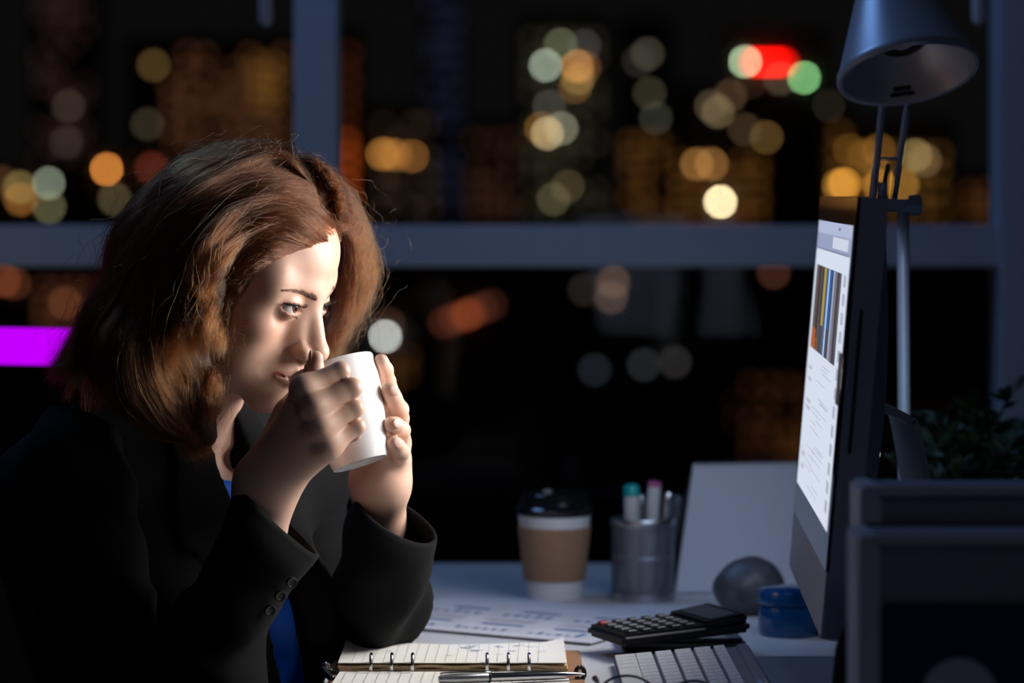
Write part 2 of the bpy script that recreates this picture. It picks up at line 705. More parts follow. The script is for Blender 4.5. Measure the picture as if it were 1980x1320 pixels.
t.lamp(1441, 119, (150, 176, 140), 9)
t.lamp(1555, 150, (112, 170, 108), 8)
t.lamp(1508, 152, (60, 52, 40), 13)
t.lamp(1450, 165, (66, 50, 32), 14)
t = Tower(1300, 1480, 170, 830, 'wide amber block right of the middle of the window above the single bright yellow lamp')
for px, py, c in ((1388, 216, (82, 70, 48)), (1375, 205, (60, 50, 38)), (1412, 185, (60, 44, 30)), (1347, 317, (112, 78, 40)), (1376, 317, (112, 78, 40)),
                  (1482, 265, (76, 56, 28)), (1440, 250, (52, 38, 26))):
    t.lamp(px, py, c, 11)
t.lamp(1393, 390, (255, 232, 180), 8, 1.15)
t.grid(1300, 1480, 300, 430, 6, 5, (72, 44, 16), 13, 0.8, 12)
t = Tower(1480, 1640, 190, 930, 'amber block behind the top of the computer with a row of big gold lights')
for px, py, c in ((1549, 357, (190, 128, 44)), (1556, 356, (150, 100, 38)), (1622, 358, (130, 90, 36)), (1633, 356, (176, 118, 40)), (1590, 300, (96, 68, 30)),
                  (1545, 310, (110, 74, 26)), (1580, 240, (58, 44, 28)), (1530, 415, (116, 130, 90)), (1510, 270, (70, 52, 28)), (1600, 205, (40, 34, 26))):
    t.lamp(px, py, c, 11)
t.grid(1480, 1640, 240, 420, 5, 5, (70, 44, 16), 13, 0.8, 13)
t = Tower(1640, 1850, 240, 960, 'block of gold and cream lights behind the rods of the desk lamp')
for px, py, c in ((1640, 290, (92, 60, 18)), (1700, 290, (84, 54, 18)), (1745, 357, (120, 84, 34)), (1700, 358, (140, 94, 34)), (1672, 300, (76, 50, 18)),
                  (1770, 300, (104, 90, 56)), (1788, 310, (76, 62, 40)), (1690, 330, (80, 52, 18))):
    t.lamp(px, py, c, 11)
t.grid(1640, 1830, 280, 425, 6, 4, (60, 38, 14), 13, 0.7, 14)
t = Tower(1850, 1930, 340, 980, 'low reddish block beside the right window post')
t.grid(1860, 1925, 360, 430, 2, 3, (70, 40, 18), 13, 1.0, 15)

# lower city seen under the window transom
t = Tower(-140, 190, 500, 760, 'low roofs with dim orange lamps above the purple light bar')
t.lamp(8, 543, (84, 40, 22), 12)
t.lamp(28, 548, (60, 30, 18), 13)
t.grid(70, 190, 545, 640, 4, 4, (66, 36, 22), 13, 0.8, 16)
t.lamp(126, 585, (70, 38, 22), 14)
t = Tower(690, 800, 560, 700, 'low roof with the round white lamp just beyond the mug')
t.lamp(745, 650, (176, 178, 172), 8)
t.lamp(752, 626, (44, 26, 18), 14)
t.grid(745, 800, 680, 760, 2, 3, (60, 36, 16), 13, 0.8, 17)
t = Tower(800, 1000, 560, 620, 'low roof with a slanting row of red orange lamps')
for k in range(6):
    t.lamp(860 + k * 18, 624 - k * 7, (62 - abs(k - 2) * 8, 26 - abs(k - 2) * 3, 12), 14)
t.lamp(905, 608, (80, 34, 14), 14)
t = Tower(1060, 1240, 515, 640, 'pale lit low roof under the transom right of the orange lamps')
t.lamp(1186, 545, (72, 54, 44), 14)
t.lamp(1182, 575, (66, 52, 44), 14)
t.lamp(1130, 560, (30, 26, 24), 14)
t = Tower(1440, 1560, 500, 700, 'low dark roof with a faint red lamp left of the computer')
t.lamp(1496, 527, (56, 30, 22), 12)
t.grid(1370, 1570, 730, 890, 6, 5, (36, 18, 8), 13, 0.7, 18)
t.grid(1500, 1570, 830, 890, 3, 3, (52, 30, 8), 13, 1.0, 19)
t = Tower(1120, 1420, 690, 560, 'dark low building with faint grey windows in the middle of the window')
t.lamp(1245, 705, (30, 32, 34), 14)
t.lamp(1305, 700, (34, 32, 32), 14)
t.lamp(1150, 715, (24, 28, 34), 14)

# ================================================================== the woman
# ---- head frame: local millimetres, x forward, y to her left, z up
YAW, PITCH, ROLL = math.radians(22.5), math.radians(24), math.radians(0)
R_head = np.array(Matrix.Rotation(-YAW, 3, 'Z') @ Matrix.Rotation(PITCH, 3, 'Y') @ Matrix.Rotation(ROLL, 3, 'X'))
HEAD_Y = 2.74
EYE_R = np.array([67.0, -31.5, 0.0])          # her right eye (towards the camera)
EYE_L = np.array([67.0, 31.5, 0.0])
_e = R_head @ EYE_R * 1e-3
_ey = HEAD_Y + _e[1]
O_head = P(552, 590, _ey) - _e


def HL(v):
    """head local mm -> world"""
    return O_head + R_head @ np.array(v, float) * 1e-3


def to_head(p):
    return ((p - O_head.astype(np.float32)) @ R_head.astype(np.float32)) * 1000.0


def lid_opening(q, s):
    """almond of the eye opening around an eye centre, q local mm relative to the eye, s=+1 her left eye"""
    y = q[:, 1] * s                            # outward positive
    z = q[:, 2] - 0.10 * (y - 1.0)             # outer corner a little higher
    y = y - 1.0
    up = np.sqrt(y ** 2 + (z + 19.3) ** 2) - 25.2
    lo = np.sqrt(y ** 2 + (z - 25.5) ** 2) - 30.4
    return smax(up, lo, 1.0)


def sd_head(p):
    q = to_head(p)
    qa = q.copy()
    qa[:, 1] = np.abs(q[:, 1])
    d = ell(q, (-14, 0, 38), (90, 72, 71))
    d = smin(d, ell(q, (20, 0, 36), (56, 55, 48)), 30)
    d = smin(d, ell(qa, (20, 0, -28), (54, 54, 72)), 30)
    jaw = cone(qa, (2, 45, -52), (64, 10, -95), 15, 13.5)
    d = smin(d, jaw, 24)
    d = smin(d, ell(q, (75, 0, -95), (15, 19, 14)), 16)
    d = smin(d, ell(q, (62, 0, -60), (30, 29, 27)), 22)
    d = smin(d, ell(qa, (47, 45, -24), (22, 19, 17)), 24)
    d = smin(d, ell(qa, (36, 38, -58), (26, 20, 30)), 24)          # cheek flesh
    d = smin(d, cone(qa, (76, 8, 17), (56, 49, 19), 7.0, 6.0), 16)  # brow ridge
    d = smin(d, ell(qa, (40, 50, 18), (26, 15, 28)), 20)           # temple
    # eye sockets
    d = smax(d, -ell(qa, (86, 31, -3), (15, 17, 12)), 16)
    # nose
    d = smin(d, cone(q, (78.5, 0, 8), (101.5, 0, -31), 6.4, 8.4), 11)
    d = smin(d, cone(qa, (70, 8, 2), (84, 11, -34), 7.0, 8.5), 14)
    d = smin(d, ell(q, (102.5, 0, -34), (10.5, 10, 9.2)), 6)
    d = smin(d, ell(qa, (92.0, 14.2, -38), (11.0, 6.8, 8.2)), 3.5)
    d = smax(d, -cone(qa, (88, 20.5, -30), (80, 21.5, -42), 1.6, 1.6), 5)
    d = smin(d, cone(q, (103, 0, -40), (90, 0, -49), 4.2, 4.5), 5)
    d = smax(d, -ell(qa, (95, 6.8, -47.5), (6.0, 3.2, 4.4)), 3)
    # lids: a bulge over each eyeball, then the almond opening
    for s, E in ((-1, EYE_R), (1, EYE_L)):
        w = q - E.astype(np.float32)
        r = np.sqrt((w ** 2).sum(1))
        d = smin(d, r - 14.1, 7)
        cut = np.maximum(lid_opening(w, s), 3.0 - w[:, 0])
        d = smax(d, -cut, 1.2)
    # lips
    lip_u = np.minimum(cone(qa, (91.5, 3.0, -60.5), (81, 23.5, -65.5), 4.6, 1.8), cone(qa, (91, 0, -61.5), (91.5, 5, -60.5), 4.4, 4.6))
    lip_l = np.minimum(cone(qa, (90, 0, -70), (88, 9, -69.5), 5.4, 5.0), cone(qa, (88, 9, -69.5), (81, 22.5, -66), 5.0, 1.8))
    d = smin(d, lip_u, 3.5)
    d = smin(d, lip_l, 4.5)
    d = smax(d, -cone(qa, (97, 0, -65.5), (82, 25, -66.1), 1.0, 0.9), 1.6)
    # philtrum, fold under the lip, line from nose to mouth corner
    d = smax(d, -cone(q, (97, 0, -51), (96, 0, -57), 1.6, 1.6), 4)
    d = smax(d, -cone(qa, (88, 21, -46), (79, 34, -66), 2.5, 2.0), 12)
    # ears
    ear = np.maximum(ell(qa, (-16, 75, -10), (17, 9, 29)), -ell(qa, (-12, 84, -8), (9, 6, 18)))
    d = smin(d, ear, 5)
    return d * 1e-3


# ---- torso frame: origin at the base of the neck
T_YAW, T_LEAN = math.radians(38), math.radians(5)
R_t = np.array(Matrix.Rotation(-T_YAW, 3, 'Z') @ Matrix.Rotation(T_LEAN, 3, 'Y'))
T_O = P(352, 832, 2.80)


def TL(v):
    return T_O + R_t @ np.array(v, float) * 1e-3


def to_torso(p):
    return ((p - T_O.astype(np.float32)) @ R_t.astype(np.float32)) * 1000.0


NECK_A, NECK_B = HL((-20, 0, -48)), TL((-8, 0, 10))


def sd_neck(p):
    d = cone(p, NECK_A, NECK_B, 0.050, 0.054)
    d = smin(d, cone(p, HL((14, 0, -84)), TL((26, 0, -14)), 0.019, 0.021), 0.03)
    return d


def sd_chest(p, grow=0.0):
    q = to_torso(p)
    qa = q.copy()
    qa[:, 1] = np.abs(q[:, 1])
    d = ell(q, (2, 0, -150), (100, 135, 185))
    d = smin(d, cone(qa, (-4, 20, -48), (-6, 150, -60), 46, 46), 50)
    d = smin(d, cone(qa, (-14, 15, 26), (-12, 120, -32), 38, 34), 40)
    d = smin(d, ell(qa, (84, 62, -190), (50, 58, 60)), 45)
    d = smin(d, ell(q, (14, 0, -330), (92, 116, 150)), 60)
    d = smin(d, ell(q, (-14, 0, -490), (110, 160, 120)), 60)
    if grow == 0.0:
        d = smin(d, cone(qa, (54, 16, -26), (26, 120, -22), 8, 9), 14)      # collar bones
        d = smax(d, -ell(q, (66, 0, -18), (12, 12, 12)), 14)                # hollow of the throat
    return (d - grow) * 1e-3


# ---- arms and hands: joints given where the photograph shows them, with their depth
def J(px, py, Y):
    return P(px, py, Y).astype(np.float32)


R_SH, R_MID, R_EL = P(150, 905, 2.665), P(195, 1180, 2.645), P(368, 1350, 2.618)
L_SH, L_MID, L_EL = P(582, 930, 2.955), P(630, 1120, 2.950), P(738, 1196, 2.872)
R_FA = P(438, 1340, 2.608)
R_WR, L_WR = P(515, 932, 2.600), P(732, 935, 2.735)


def chain(p, pts, k=0.002):
    d = None
    for (a, ra), (b, rb) in zip(pts[:-1], pts[1:]):
        c = cone(p, a, b, ra, rb)
        d = c if d is None else smin(d, c, k)
    return d


# right hand: back of the hand to the camera, fingers folded at their middle joints against the mug
RH = dict(
    index=[(J(587, 752, 2.566), .0108), (J(658, 717, 2.578), .0086), (J(655, 733, 2.598), .0078), (J(635, 745, 2.604), .0072)],
    middle=[(J(605, 788, 2.560), .0112), (J(680, 750, 2.574), .0092), (J(676, 766, 2.596), .0082), (J(652, 778, 2.602), .0074)],
    ring=[(J(617, 826, 2.562), .0108), (J(685, 789, 2.576), .0086), (J(680, 804, 2.596), .0076), (J(656, 816, 2.602), .0070)],
    pinky=[(J(631, 862, 2.568), .0100), (J(690, 825, 2.579), .0074), (J(684, 838, 2.596), .0066), (J(664, 850, 2.602), .0060)],
    thumb=[(J(528, 872, 2.612), .0135), (J(560, 800, 2.622), .0125), (J(594, 742, 2.622), .0098), (J(608, 712, 2.616), .0084), (J(611, 692, 2.614), .0068)],
)
R_PALM = [((512, 928, 2.600), (592, 752, 2.572), .0200, .0115), ((513, 930, 2.600), (612, 789, 2.566), .0200, .0125),
          ((518, 934, 2.600), (624, 828, 2.567), .0195, .0125), ((526, 936, 2.600), (637, 863, 2.572), .0185, .0115),
          ((535, 875, 2.606), (560, 800, 2.606), .0170, .0150), ((560, 860, 2.590), (600, 790, 2.588), .0140, .0140)]
LH = dict(
    index=[(J(744, 806, 2.752), .0105), (J(756, 764, 2.742), .0090), (J(748, 738, 2.708), .0085), (J(744, 715, 2.690), .0078), (J(737, 698, 2.678), .0070)],
    middle=[(J(760, 832, 2.750), .0105), (J(772, 808, 2.738), .0092), (J(772, 792, 2.694), .0088), (J(760, 770, 2.676), .0084), (J(753, 754, 2.664), .0078)],
    ring=[(J(766, 858, 2.745), .0100), (J(775, 846, 2.726), .0088), (J(776, 832, 2.686), .0084), (J(765, 823, 2.668), .0080), (J(757, 820, 2.660), .0074)],
    pinky=[(J(764, 886, 2.735), .0095), (J(773, 884, 2.712), .0080), (J(776, 874, 2.680), .0080), (J(767, 863, 2.668), .0078), (J(760, 856, 2.664), .0074)],
    thumb=[(J(716, 890, 2.750), .0140), (J(690, 830, 2.765), .0120), (J(672, 780, 2.762), .0100), (J(662, 745, 2.758), .0086), (J(657, 722, 2.755), .0070)],
)
L_PALM = [((734, 930, 2.735), (744, 806, 2.752), .0200, .0120), ((737, 930, 2.735), (760, 832, 2.750), .0190, .0125),
          ((740, 935, 2.733), (766, 858, 2.745), .0190, .0120), ((744, 935, 2.728), (763, 884, 2.728), .0185, .0135),
          ((738, 925, 2.725), (740, 880, 2.712), .0180, .0150), ((720, 890, 2.750), (742, 850, 2.752), .0160, .0160)]


def sd_hand(p, H, PALM, wr, el, w):
    palm = None
    for a, b, ra, rb in PALM:
        c = cone(p, J(*a), J(*b), ra, rb)
        palm = c if palm is None else smin(palm, c, 0.012)
    for n, pts in H.items():                    # knuckles
        if n != 'thumb':
            kn = pts[0][0] + np.array([0, -.0035 if H is RH else 0, .001], np.float32)
            palm = smin(palm, np.sqrt(((p - kn) ** 2).sum(1)) - .0112, .006)
    f = None
    for n, pts in H.items():
        c = chain(p, pts, 0.003)
        if n == 'thumb':
            palm = smin(palm, c, 0.012)
        else:
            f = c if f is None else smin(f, c, 0.0012)
    d = smin(palm, f, 0.010)
    # wrist and forearm, a little flattened by two bones side by side
    e = el.astype(np.float32)
    ax = (e - wr) / np.linalg.norm(e - wr)
    o = w.astype(np.float32)
    arm = smin(cone(p, wr + o * .008, e + o * .012, .0185, .020), cone(p, wr - o * .008, e - o * .012, .0185, .020), 0.02)
    return smin(d, arm, 0.022)


def perp(wr, el, v=(0, 1, 0)):
    a = (el - wr) / np.linalg.norm(el - wr)
    x = np.cross(a, np.array(v, float))
    return x / np.linalg.norm(x)


R_ww, L_ww = perp(R_WR, R_FA), perp(L_WR, L_EL)


def sd_rarm(p):
    return sd_hand(p, RH, R_PALM, R_WR.astype(np.float32), R_FA, R_ww)


def sd_larm(p):
    return sd_hand(p, LH, L_PALM, L_WR.astype(np.float32), L_EL, L_ww * 0.8)


def sd_top(p):
    d = smin(sd_head(p), sd_neck(p), 0.022)
    return smin(d, sd_chest(p), 0.030)


def sd_lower(p):
    d = sd_chest(p)
    for a, b, c in ((R_SH, R_MID, R_EL), (L_SH, L_MID, L_EL)):
        d = smin(d, smin(cone(p, a, b, .038, .032), cone(p, b, c, .032, .028), .02), .02)
    return d


def bbox(pts, pad):
    pts = np.array(pts)
    return pts.min(0) - pad, pts.max(0) + pad


# fine meshes for what is bare, a coarse one for the covered trunk; they run into each other under the clothes
geo = []
lo, hi = bbox([HL((x, y, z)) for x in (-112, 116) for y in (-86, 86) for z in (-115, 122)] + [TL((60, 110, -120)), TL((60, -60, -120))], 0.004)
Vh, Fh = surface_nets(lambda p: np.maximum(sd_top(p), (T_O[2] - 0.13) - p[:, 2]), lo, hi, 0.0014)
geo.append((Vh, Fh))
for sd, H, wr, el in ((sd_rarm, RH, R_WR, R_FA), (sd_larm, LH, L_WR, L_EL)):
    end = wr + (el - wr) * 0.62
    pts = [q[0] for v in H.values() for q in v] + [wr, end]
    lo, hi = bbox(pts, 0.034)
    ax = ((el - wr) / np.linalg.norm(el - wr)).astype(np.float32)
    geo.append(surface_nets(lambda p: np.maximum(sd(p), ((p - end.astype(np.float32)) @ ax)), lo, hi, 0.0013))
lo, hi = bbox([TL((140, 220, 30)), TL((140, -220, 30)), TL((-140, 220, -620)), TL((-140, -220, -620)), R_EL, L_EL], 0.06)
geo.append(surface_nets(lambda p: sd_lower(p) + 0.004, lo, hi, 0.007))
vv, ff, o_ = [], [], 0
for v, f in geo:
    vv.append(v)
    ff.append(f + o_)
    o_ += len(v)
SKIN_V, SKIN_F = np.vstack(vv), np.vstack(ff)

# skin: lip colour follows a vertex mask, the rest is procedural
M_skin = mat('skin', (0.66, 0.405, 0.30), 0.45, spec=0.4, vary=0.07, scale=45, bump=0.12, bscale=900, sss=0.0)
nt = M_skin.node_tree
b_ = nt.nodes['Principled BSDF']
b_.inputs['Subsurface Weight'].default_value = 0.12
b_.inputs['Subsurface Radius'].default_value = (1.0, 0.35, 0.2)
b_.inputs['Subsurface Scale'].default_value = 0.004
old = b_.inputs['Base Color'].links[0].from_socket
at_ = nt.nodes.new('ShaderNodeVertexColor')
at_.layer_name = 'tint'
mx_ = nt.nodes.new('ShaderNodeMix')
mx_.data_type = 'RGBA'
mx_.blend_type = 'MULTIPLY'
mx_.inputs[0].default_value = 1.0
nt.links.new(old, mx_.inputs[6])
nt.links.new(at_.outputs['Color'], mx_.inputs[7])
nt.links.new(mx_.outputs[2], b_.inputs['Base Color'])

body = mesh_obj('person', SKIN_V, SKIN_F, M_skin)
tag(body, 'woman with wavy auburn hair and black blazer drinking from a white mug', 'person')
q = to_head(SKIN_V.astype(np.float32))
qa = q.copy()
qa[:, 1] = np.abs(qa[:, 1])
tint = np.ones((len(SKIN_V), 4), np.float32)
lip = np.minimum(cone(qa, (91.5, 2.0, -60.5), (81, 23.5, -65.5), 4.6, 1.8), cone(qa, (88.5, 6, -69.5), (81, 22.5, -66), 5.4, 1.8))
w_ = np.clip((1.6 - lip) / 1.6, 0, 1) * (np.linalg.norm(SKIN_V - O_head, axis=1) < 0.2)
tint[:, :3] = 1 - w_[:, None] * (1 - np.array([0.62, 0.30, 0.32]))
blush = np.exp(-(((q - np.array([60, -46, -28])) / np.array([26, 22, 18])) ** 2).sum(1))
tint[:, :3] *= 1 - blush[:, None] * (1 - np.array([1.0, 0.90, 0.88]))
rim = np.zeros(len(q))
for s, E in ((-1, EYE_R), (1, EYE_L)):
    w = q - E.astype(np.float32)
    r = np.sqrt((w ** 2).sum(1))
    lo_ = np.abs(lid_opening(w, s))
    rim = np.maximum(rim, np.clip(1.3 - lo_ / 2.2, 0, 1) * (r < 16.5) * (w[:, 0] > 2))
tint[:, :3] *= 1 - rim[:, None] * (1 - np.array([0.80, 0.58, 0.55]))
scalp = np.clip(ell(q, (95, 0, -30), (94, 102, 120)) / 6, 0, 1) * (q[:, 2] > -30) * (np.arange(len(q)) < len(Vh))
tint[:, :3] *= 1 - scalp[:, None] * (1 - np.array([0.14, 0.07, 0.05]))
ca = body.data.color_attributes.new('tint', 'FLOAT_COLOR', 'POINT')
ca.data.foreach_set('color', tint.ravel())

# ---- eyes
M_eye = bpy.data.materials.new('eyeball')
M_eye.use_nodes = True
nt = M_eye.node_tree
b_ = nt.nodes['Principled BSDF']
b_.inputs['Roughness'].default_value = 0.06
b_.inputs['Coat Weight'].default_value = 1.0
b_.inputs['Coat Roughness'].default_value = 0.02
tc = nt.nodes.new('ShaderNodeTexCoord')
sx = nt.nodes.new('ShaderNodeSeparateXYZ')
nt.links.new(tc.outputs['Object'], sx.inputs[0])
cr = nt.nodes.new('ShaderNodeValToRGB')
cr.color_ramp.interpolation = 'LINEAR'
els = cr.color_ramp.elements
stops = [(0.0, (0.78, 0.74, 0.72)), (0.795, (0.80, 0.76, 0.74)), (0.845, (0.80, 0.78, 0.76)), (0.858, (0.05, 0.022, 0.012)), (0.878, (0.15, 0.06, 0.022)),
         (0.94, (0.20, 0.085, 0.03)), (0.962, (0.10, 0.04, 0.015)), (0.972, (0.004, 0.004, 0.004)), (1.0, (0.003, 0.003, 0.003))]
els[0].position, els[0].color = stops[0][0], (*stops[0][1], 1)
els[1].position, els[1].color = stops[-1][0], (*stops[-1][1], 1)
for pos, c in stops[1:-1]:
    e = els.new(pos)
    e.color = (*c, 1)
mul = nt.nodes.new('ShaderNodeMath')
mul.operation = 'DIVIDE'
mul.inputs[1].default_value = 0.0122
nt.links.new(sx.outputs['X'], mul.inputs[0])
nt.links.new(mul.outputs[0], cr.inputs[0])
nt.links.new(cr.outputs[0], b_.inputs['Base Color'])
GAZE = np.array([0.93, -0.37, -0.08])
for E in (EYE_R, EYE_L):
    bm = bmesh.new()
    bmesh.ops.create_uvsphere(bm, u_segments=48, v_segments=32, radius=0.0122)
    bm.transform(Matrix.Rotation(PI / 2, 4, 'Y'))
    for v in bm.verts:                          # cornea
        rr = math.hypot(v.co.y, v.co.z)
        if v.co.x > 0 and rr < 0.0068:
            v.co.x += 0.0011 * (1 - (rr / 0.0068) ** 2)
    me = bpy.data.meshes.new('eyeball')
    bm.to_mesh(me)
    bm.free()
    me.materials.append(M_eye)
    me.polygons.foreach_set('use_smooth', [True] * len(me.polygons))
    o = bpy.data.objects.new('eyeball', me)
    g = GAZE / np.linalg.norm(GAZE)
    x_, y_, a_ = frame_from(g)
    o.matrix_world = Matrix(((a_[0], x_[0], y_[0], HL(E)[0]), (a_[1], x_[1], y_[1], HL(E)[1]), (a_[2], x_[2], y_[2], HL(E)[2]), (0, 0, 0, 1)))
    link(o, body)

# ---- brows and lashes as hair curves


def hair_material(name, color, rough=0.35):
    m = bpy.data.materials.new(name)
    m.use_nodes = True
    nt = m.node_tree
    for n in list(nt.nodes):
        nt.nodes.remove(n)
    o = nt.nodes.new('ShaderNodeOutputMaterial')
    h = nt.nodes.new('ShaderNodeBsdfHairPrincipled')
    h.parametrization = 'COLOR'
    h.inputs['Color'].default_value = (*color, 1)
    h.inputs['Roughness'].default_value = rough
    h.inputs['Radial Roughness'].default_value = 0.45
    h.inputs['Coat'].default_value = 0.0
    h.inputs['IOR'].default_value = 1.45
    if 'Random Color' in h.inputs:
        h.inputs['Random Color'].default_value = 0.25
    nt.links.new(h.outputs[0], o.inputs['Surface'])
    return m


def hair_curves(name, strands, radii, m, parent):
    """strands: (n, k, 3) world points; radii: (n, k)"""
    n, k, _ = strands.shape
    hc = bpy.data.hair_curves.new(name)
    hc.add_curves([k] * n)
    hc.attributes['position'].data.foreach_set('vector', strands.astype(np.float32).ravel())
    if 'radius' not in hc.attributes:
        hc.attributes.new('radius', 'FLOAT', 'POINT')
    hc.attributes['radius'].data.foreach_set('value', radii.astype(np.float32).ravel())
    hc.materials.append(m)
    o = bpy.data.objects.new(name, hc)
    return link(o, parent)


M_brow = hair_material('brow_hair', (0.045, 0.022, 0.015), 0.4)
M_lash = mat('lash', (0.006, 0.005, 0.005), 0.5)


def surf_head(v, lo=-10, hi=14):
    """slide a head-local point along x until it meets the face"""
    v = np.array(v, float)
    xs_ = np.linspace(v[0] + hi, v[0] + lo, 140)
    pts = np.stack([xs_, np.full(140, v[1]), np.full(140, v[2])], 1)
    w = np.array([HL(p) for p in pts], np.float32)
    d = sd_head(w)
    k = np.argmax(d < 0)
    return np.array([xs_[k], v[1], v[2]])


for s in (-1, 1):
    st = []
    base = catmull([(81, 10, 12.5), (77, 20, 15.0), (70, 32, 17.5), (58, 45, 18.8), (44, 55, 18)], 60)
    wid = np.interp(np.linspace(0, 1, 60), [0, .15, .5, 1], [1.2, 1.9, 1.7, 0.6])
    for i in range(420):
        k = RNG.integers(0, 58)
        b0 = base[k] + np.array([0, 0, RNG.uniform(-1, 1) * wid[k]])
        dr = base[min(k + 6, 59)] - base[k]
        dr = dr / (np.linalg.norm(dr) + 1e-6) + np.array([0, 0, (0.9 - k / 50) * 0.8])
        dr[2] += RNG.normal(0, .12)
        ln = RNG.uniform(4, 7)
        p0 = surf_head((b0[0], b0[1] * s, b0[2]), -16, 30)
        p2 = surf_head((b0[0], (b0[1] + dr[1] * ln) * s, b0[2] + dr[2] * ln), -16, 30)
        pm = (p0 + p2) / 2 + np.array([0.9, 0, 0.2])
        st.append([HL(p0), HL(pm), HL(p2 + np.array([0.5, 0, 0]))])
    st = np.array(st)
    hair_curves('eyebrow', st, np.tile(np.array([1, .85, .3]) * 0.00016, (len(st), 1)), M_brow, body)
    # lid edge
    E = EYE_L if s > 0 else EYE_R
    up, dn = [], []
    for y in np.linspace(-15.2, 15.4, 40):
        zu = np.sqrt(max(25.2 ** 2 - y ** 2, 0)) - 19.3
        zl = 25.5 - np.sqrt(30.4 ** 2 - y ** 2)
        for arr, z in ((up, zu), (dn, zl)):
            yy, zz = (y + 1.0), z + 0.10 * y
            x = np.sqrt(max(14.3 ** 2 - yy ** 2 - zz ** 2, 0.5))
            arr.append((E[0] + x, E[1] + yy * s, E[2] + zz))
    up, dn = np.array(up), np.array(dn)
    tube('lash_line', [HL(p) for p in up[3:]], np.interp(np.linspace(0, 1, 37), [0, .3, .8, 1], [.0003, .00055, .0008, .0003]), M_lash, body, seg=6)
    st, rad = [], []
    for i in range(110):
        k = RNG.integers(6, 40)
        f = (k - 20) / 20
        ln = RNG.uniform(6.0, 8.5)
        p0 = up[k]
        d1 = np.array([1.0, f * 0.55 * s, 0.10])
        d2 = np.array([0.55, f * 0.75 * s, 0.95])
        st.append([HL(p0), HL(p0 + d1 * ln * .5), HL(p0 + d1 * ln * .5 + d2 * ln * .5 + RNG.normal(0, .4, 3))])
    for i in range(60):
        k = RNG.integers(15, 39)
        f = (k - 20) / 20
        ln = RNG.uniform(2.5, 4)
        p0 = dn[k]
        d1 = np.array([0.9, f * 0.5 * s, -0.45])
        st.append([HL(p0), HL(p0 + d1 * ln * .5), HL(p0 + d1 * ln + np.array([0, 0, -.6]))])
    st = np.array(st)
    hair_curves('eyelashes', st, np.tile(np.array([1, .7, .2]) * 0.00011, (len(st), 1)), M_lash, body)

# ---- finger nails of the left hand and the right thumb
M_nail = mat('fingernail', (0.60, 0.355, 0.29), 0.5, vary=0.03)


def nail(c, n, d, w, l):
    n = np.array(n, float)
    n /= np.linalg.norm(n)
    d = np.array(d, float)
    d -= n * (d @ n)
    d /= np.linalg.norm(d)
    s = np.cross(n, d)
    bm = bmesh.new()
    bmesh.ops.create_uvsphere(bm, u_segments=16, v_segments=10, radius=1.0)
    M = Matrix(((s[0] * w, d[0] * l, n[0] * .0012, c[0]), (s[1] * w, d[1] * l, n[1] * .0012, c[1]), (s[2] * w, d[2] * l, n[2] * .0012, c[2]), (0, 0, 0, 1)))
    bm.transform(M)
    bm_obj('fingernail', bm, M_nail, body, smooth=True)


for n_, v in (('index', (0.95, -0.15, 0.25)), ('middle', (0.25, -0.85, 0.35)), ('ring', (0.45, -0.85, 0.25)), ('pinky', (0.40, -0.85, 0.28))):
    pts = LH[n_]
    a, b = pts[-2][0].astype(float), pts[-1][0].astype(float)
    v = np.array(v) / np.linalg.norm(v)
    d = (b - a) / np.linalg.norm(b - a)
    v = v - d * (v @ d) * .6
    v /= np.linalg.norm(v)
    nail(b - d * .001 + v * (pts[-1][1] - (.0020 if n_ == 'index' else .0006)), v, d, .0048, .0058)
a, b = RH['thumb'][-2][0].astype(float), RH['thumb'][-1][0].astype(float)
d = (b - a) / np.linalg.norm(b - a)
v = np.array([-0.93, -0.30, 0.1])
v = v - d * (v @ d)
v /= np.linalg.norm(v)
nail(b + v * .0058, v, d, .0052, .0072)

# ================================================================== clothes
M_jacket = mat('black_wool', (0.0048, 0.0050, 0.0057), 0.9, vary=0.25, scale=900, bump=0.25, bscale=1800, sheen=0.01, spec=0.15)
M_lining = mat('black_lining', (0.009, 0.009, 0.010), 0.6)
M_blouse = mat('blue_blouse', (0.006, 0.16, 0.90), 0.5, vary=0.05, spec=0.3)
M_button = mat('black_button', (0.022, 0.022, 0.024), 0.3)
M_blouse_hole = mat('button_hole_black', (0.002, 0.002, 0.002), 0.9)

# where the blazer is open: between two lines on the front of the torso (torso mm: y as a function of z)


def on_chest(px, py):
    """torso coordinates where the sight line of (px, py) meets the blouse"""
    Ys = np.linspace(2.45, 2.95, 250)
    pts = np.array([P(px, py, y) for y in Ys], np.float32)
    dd = sd_chest(pts, 8.0)
    k = np.argmax(dd < 0) if (dd < 0).any() else np.argmin(dd)
    return to_torso(pts[k:k + 1])[0]


EDGE_R = [on_chest(*q) for q in ((404, 890), (412, 915), (434, 965), (456, 1020), (476, 1090), (500, 1190), (515, 1260), (530, 1318), (545, 1400))]
EDGE_L = [on_chest(*q) for q in ((468, 890), (482, 930), (505, 1000), (528, 1070), (556, 1150), (572, 1230), (588, 1318), (600, 1400))]
EDGE_R = sorted([(-e[2], e[1]) for e in EDGE_R])
EDGE_L = sorted([(-e[2], e[1]) for e in EDGE_L])


def opening(q):
    r = np.interp(-q[:, 2], [e[0] for e in EDGE_R], [e[1] for e in EDGE_R])
    l = np.maximum(np.interp(-q[:, 2], [e[0] for e in EDGE_L], [e[1] for e in EDGE_L]), r + 14)
    d = np.maximum(r - q[:, 1], q[:, 1] - l)
    return np.maximum(d, 6 - q[:, 0])


def neck_hole(q):
    # the collar stands around the neck
    c = np.sqrt((q[:, 0] + 4) ** 2 + (q[:, 1] * 0.92) ** 2) - (64 + np.clip(q[:, 2], -40, 60) * -0.1)
    return np.maximum(c, -34 - q[:, 2])


